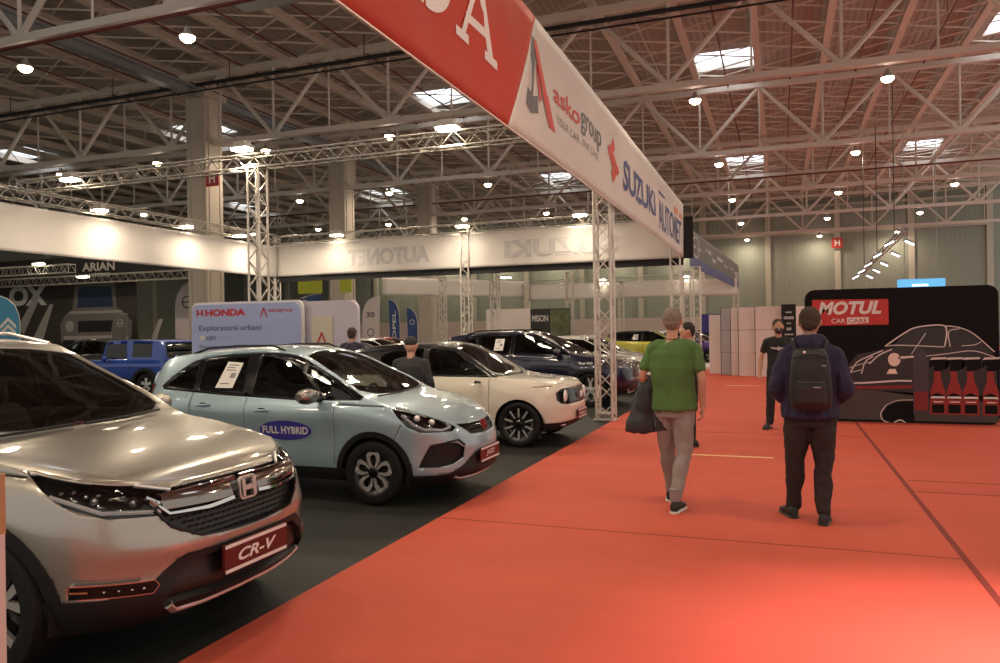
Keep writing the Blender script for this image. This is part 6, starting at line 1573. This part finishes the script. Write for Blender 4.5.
MB().tube([(-.105,-.383,1.20),(0,-.392,1.207),(.105,-.383,1.20)], .005, 5).build('zip', mat('zip tape', (.05,.05,.05), .5), bp)
MB().tube([(-.13,-.30,1.40),(-.06,-.335,1.43),(.06,-.335,1.43),(.13,-.30,1.40)], .005, 5).build('zip', mat('zip tape', (.05,.05,.05), .5), bp)
MB().box((.045,-.397,1.165), (.055,.006,.012)).build('label_patch', mat('grey print', (.25,.25,.27), .6), bp)
MB().box((.10,-.345,1.335), (.035,.008,.012)).build('label_patch', mat('grey print', (.25,.25,.27), .6), bp)
MB().ball((-.045,-.338,1.445), (.012,.008,.012), 10, 6).build('reflector_dot', mat('silver reflector', (.9,.9,.9), .2, .2), bp)
for s in (-1,1): MB().tube([(s*.11,-.21,1.44),(s*.13,-.12,1.52),(s*.135,-.01,1.525),(s*.14,.10,1.46),(s*.15,.155,1.35),(s*.17,.13,1.18),(s*.18,.0,1.08),(s*.14,-.16,1.04)], .017, 8).build('shoulder_strap', blk1, bp, True)
MB().tube([(-.03,-.23,1.47),(-.03,-.235,1.51),(.03,-.235,1.51),(.03,-.23,1.47)], .007, 6).build('grab_handle', blk1, bp)

# the one in black with a face mask, walking towards the camera
J = dict(head=(.0,.03,1.665), neck=(.0,.0,1.49), chest=(.0,.0,1.27), pelvis=(.0,.0,.93), build=.95, turn=.15,
    armL=[(-.185,.0,1.42),(-.24,-.02,1.14),(-.23,.10,.90)], armR=[(.185,.0,1.42),(.27,-.03,1.14),(.295,.06,.90)], handL=((0,.2,-1),(-1,0,0),.5), handR=((.05,.2,-1),(1,0,0),.5),
    legL=[(-.09,.0,.90),(-.12,.03,.49),(-.13,.0,.10)], legR=[(.09,.0,.90),(.125,.06,.50),(.15,.05,.10)], toeL=(-.2,1,0), toeR=(.3,1,0))
b, h = person('person in black T-shirt, black trousers and dark face mask walking towards the camera', (-.03, 13.15, 0), PI+.05, J,
    dict(trousers=(blk1, .012, dict(cuff=.058)), top=(blk1, .016, .55, -.05), wr=.012), sk=skin, voxel=.006, hair_m=hairb)
m = MB(); m.ball(h(0,.048,-.060), (.066,.062,.060), 16, 10); remeshed(m, 'face_mask', mat('dark face mask', (.03,.03,.032), .7), .007, b, 2)
MB().ball(h(.01,.113,-.045), (.012,.004,.012), 10, 6).build('mask_valve', mat('pale valve', (.6,.6,.6), .5), b)
pm = mat('pale shirt print', (.42,.42,.42), .7)
mb = MB()
for s in (-1,1): mb.add([V((s*x, .1432+.004, z)) for x, z in ((.03,1.325),(.13,1.335),(.105,1.305),(.03,1.295))], [(0,1,2,3)])
mb.add([V((.032*math.cos(a), .150, 1.31+.032*math.sin(a))) for a in [2*PI*k/16 for k in range(16)]], [tuple(range(16))]); mb.build('shirt_print', pm, b)
for s, a, d in ((-1,(-.13,-.05,0),(-.25,1,0)), (1,(.15,.0,0),(.35,1,0))): shoe(b, a, d, blks, dks)
# half-hidden onlookers
J0 = lambda H, **k: dict(dict(head=(.0,.03,H-.12), neck=(.0,.0,H-.29), chest=(.0,.0,H-.52), pelvis=(.0,.0,H-.86), build=1.05,
    armL=[(-.20,.0,H-.36),(-.26,-.03,H-.64),(-.16,.20,H-.72)], armR=[(.20,.0,H-.36),(.26,-.03,H-.64),(.16,.20,H-.72)], handL=((.4,.8,0),(0,0,1),.5), handR=((-.4,.8,0),(0,0,1),.5),
    legL=[(-.09,.0,H-.89),(-.10,.02,.47),(-.11,.0,.10)], legR=[(.09,.0,H-.89),(.10,.02,.47),(.11,.0,.10)], toeL=(-.1,1,0), toeR=(.1,1,0)), **k)
for H, lab, loc, rz, topm, cap, hm in ((1.60, 'person in a dark cap and dark jacket standing between the light blue and white cars', (-4.62, 9.02, 0), .25, mat('dark grey jacket', (.020,.021,.025), .8), True, mat('dark cap', (.02,.02,.02), .8)),
        (1.76, 'person in a dark suit seen from behind beside the pale lilac board', (-7.62, 12.45, 0), .1, mat('dark navy suit', (.022,.020,.045), .7), False, hairb),
        (1.74, 'dark-haired person in a black jacket half hidden behind the green shirt', (-1.20, 10.9, 0), 1.9, blk1, False, mat('black hair', (.015,.012,.010), .7))):
    b, h = person(lab, loc, rz, J0(H), dict(trousers=(jean, .012), top=(topm, .028, 2, -.06), topname='jacket', wr=.012), voxel=.009, hair_m=hm, hair='cap' if cap else 'short')
    for s in (-1,1): shoe(b, (s*.11,-.05,0), (s*.1,1,0), blks, dks)
# ================================================================ render look
sc = bpy.context.scene
sc.view_settings.view_transform = 'Standard'; sc.view_settings.look = 'None'; sc.view_settings.gamma = 1.; sc.view_settings.use_curve_mapping = False
sc.view_settings.exposure = -.32
sc.cycles.use_denoising = True
sc.cycles.max_bounces = 6; sc.cycles.diffuse_bounces = 3; sc.cycles.glossy_bounces = 3; sc.cycles.transparent_max_bounces = 12; sc.cycles.transmission_bounces = 3
sc.cycles.caustics_reflective = False; sc.cycles.caustics_refractive = False; sc.cycles.sample_clamp_indirect = 4.
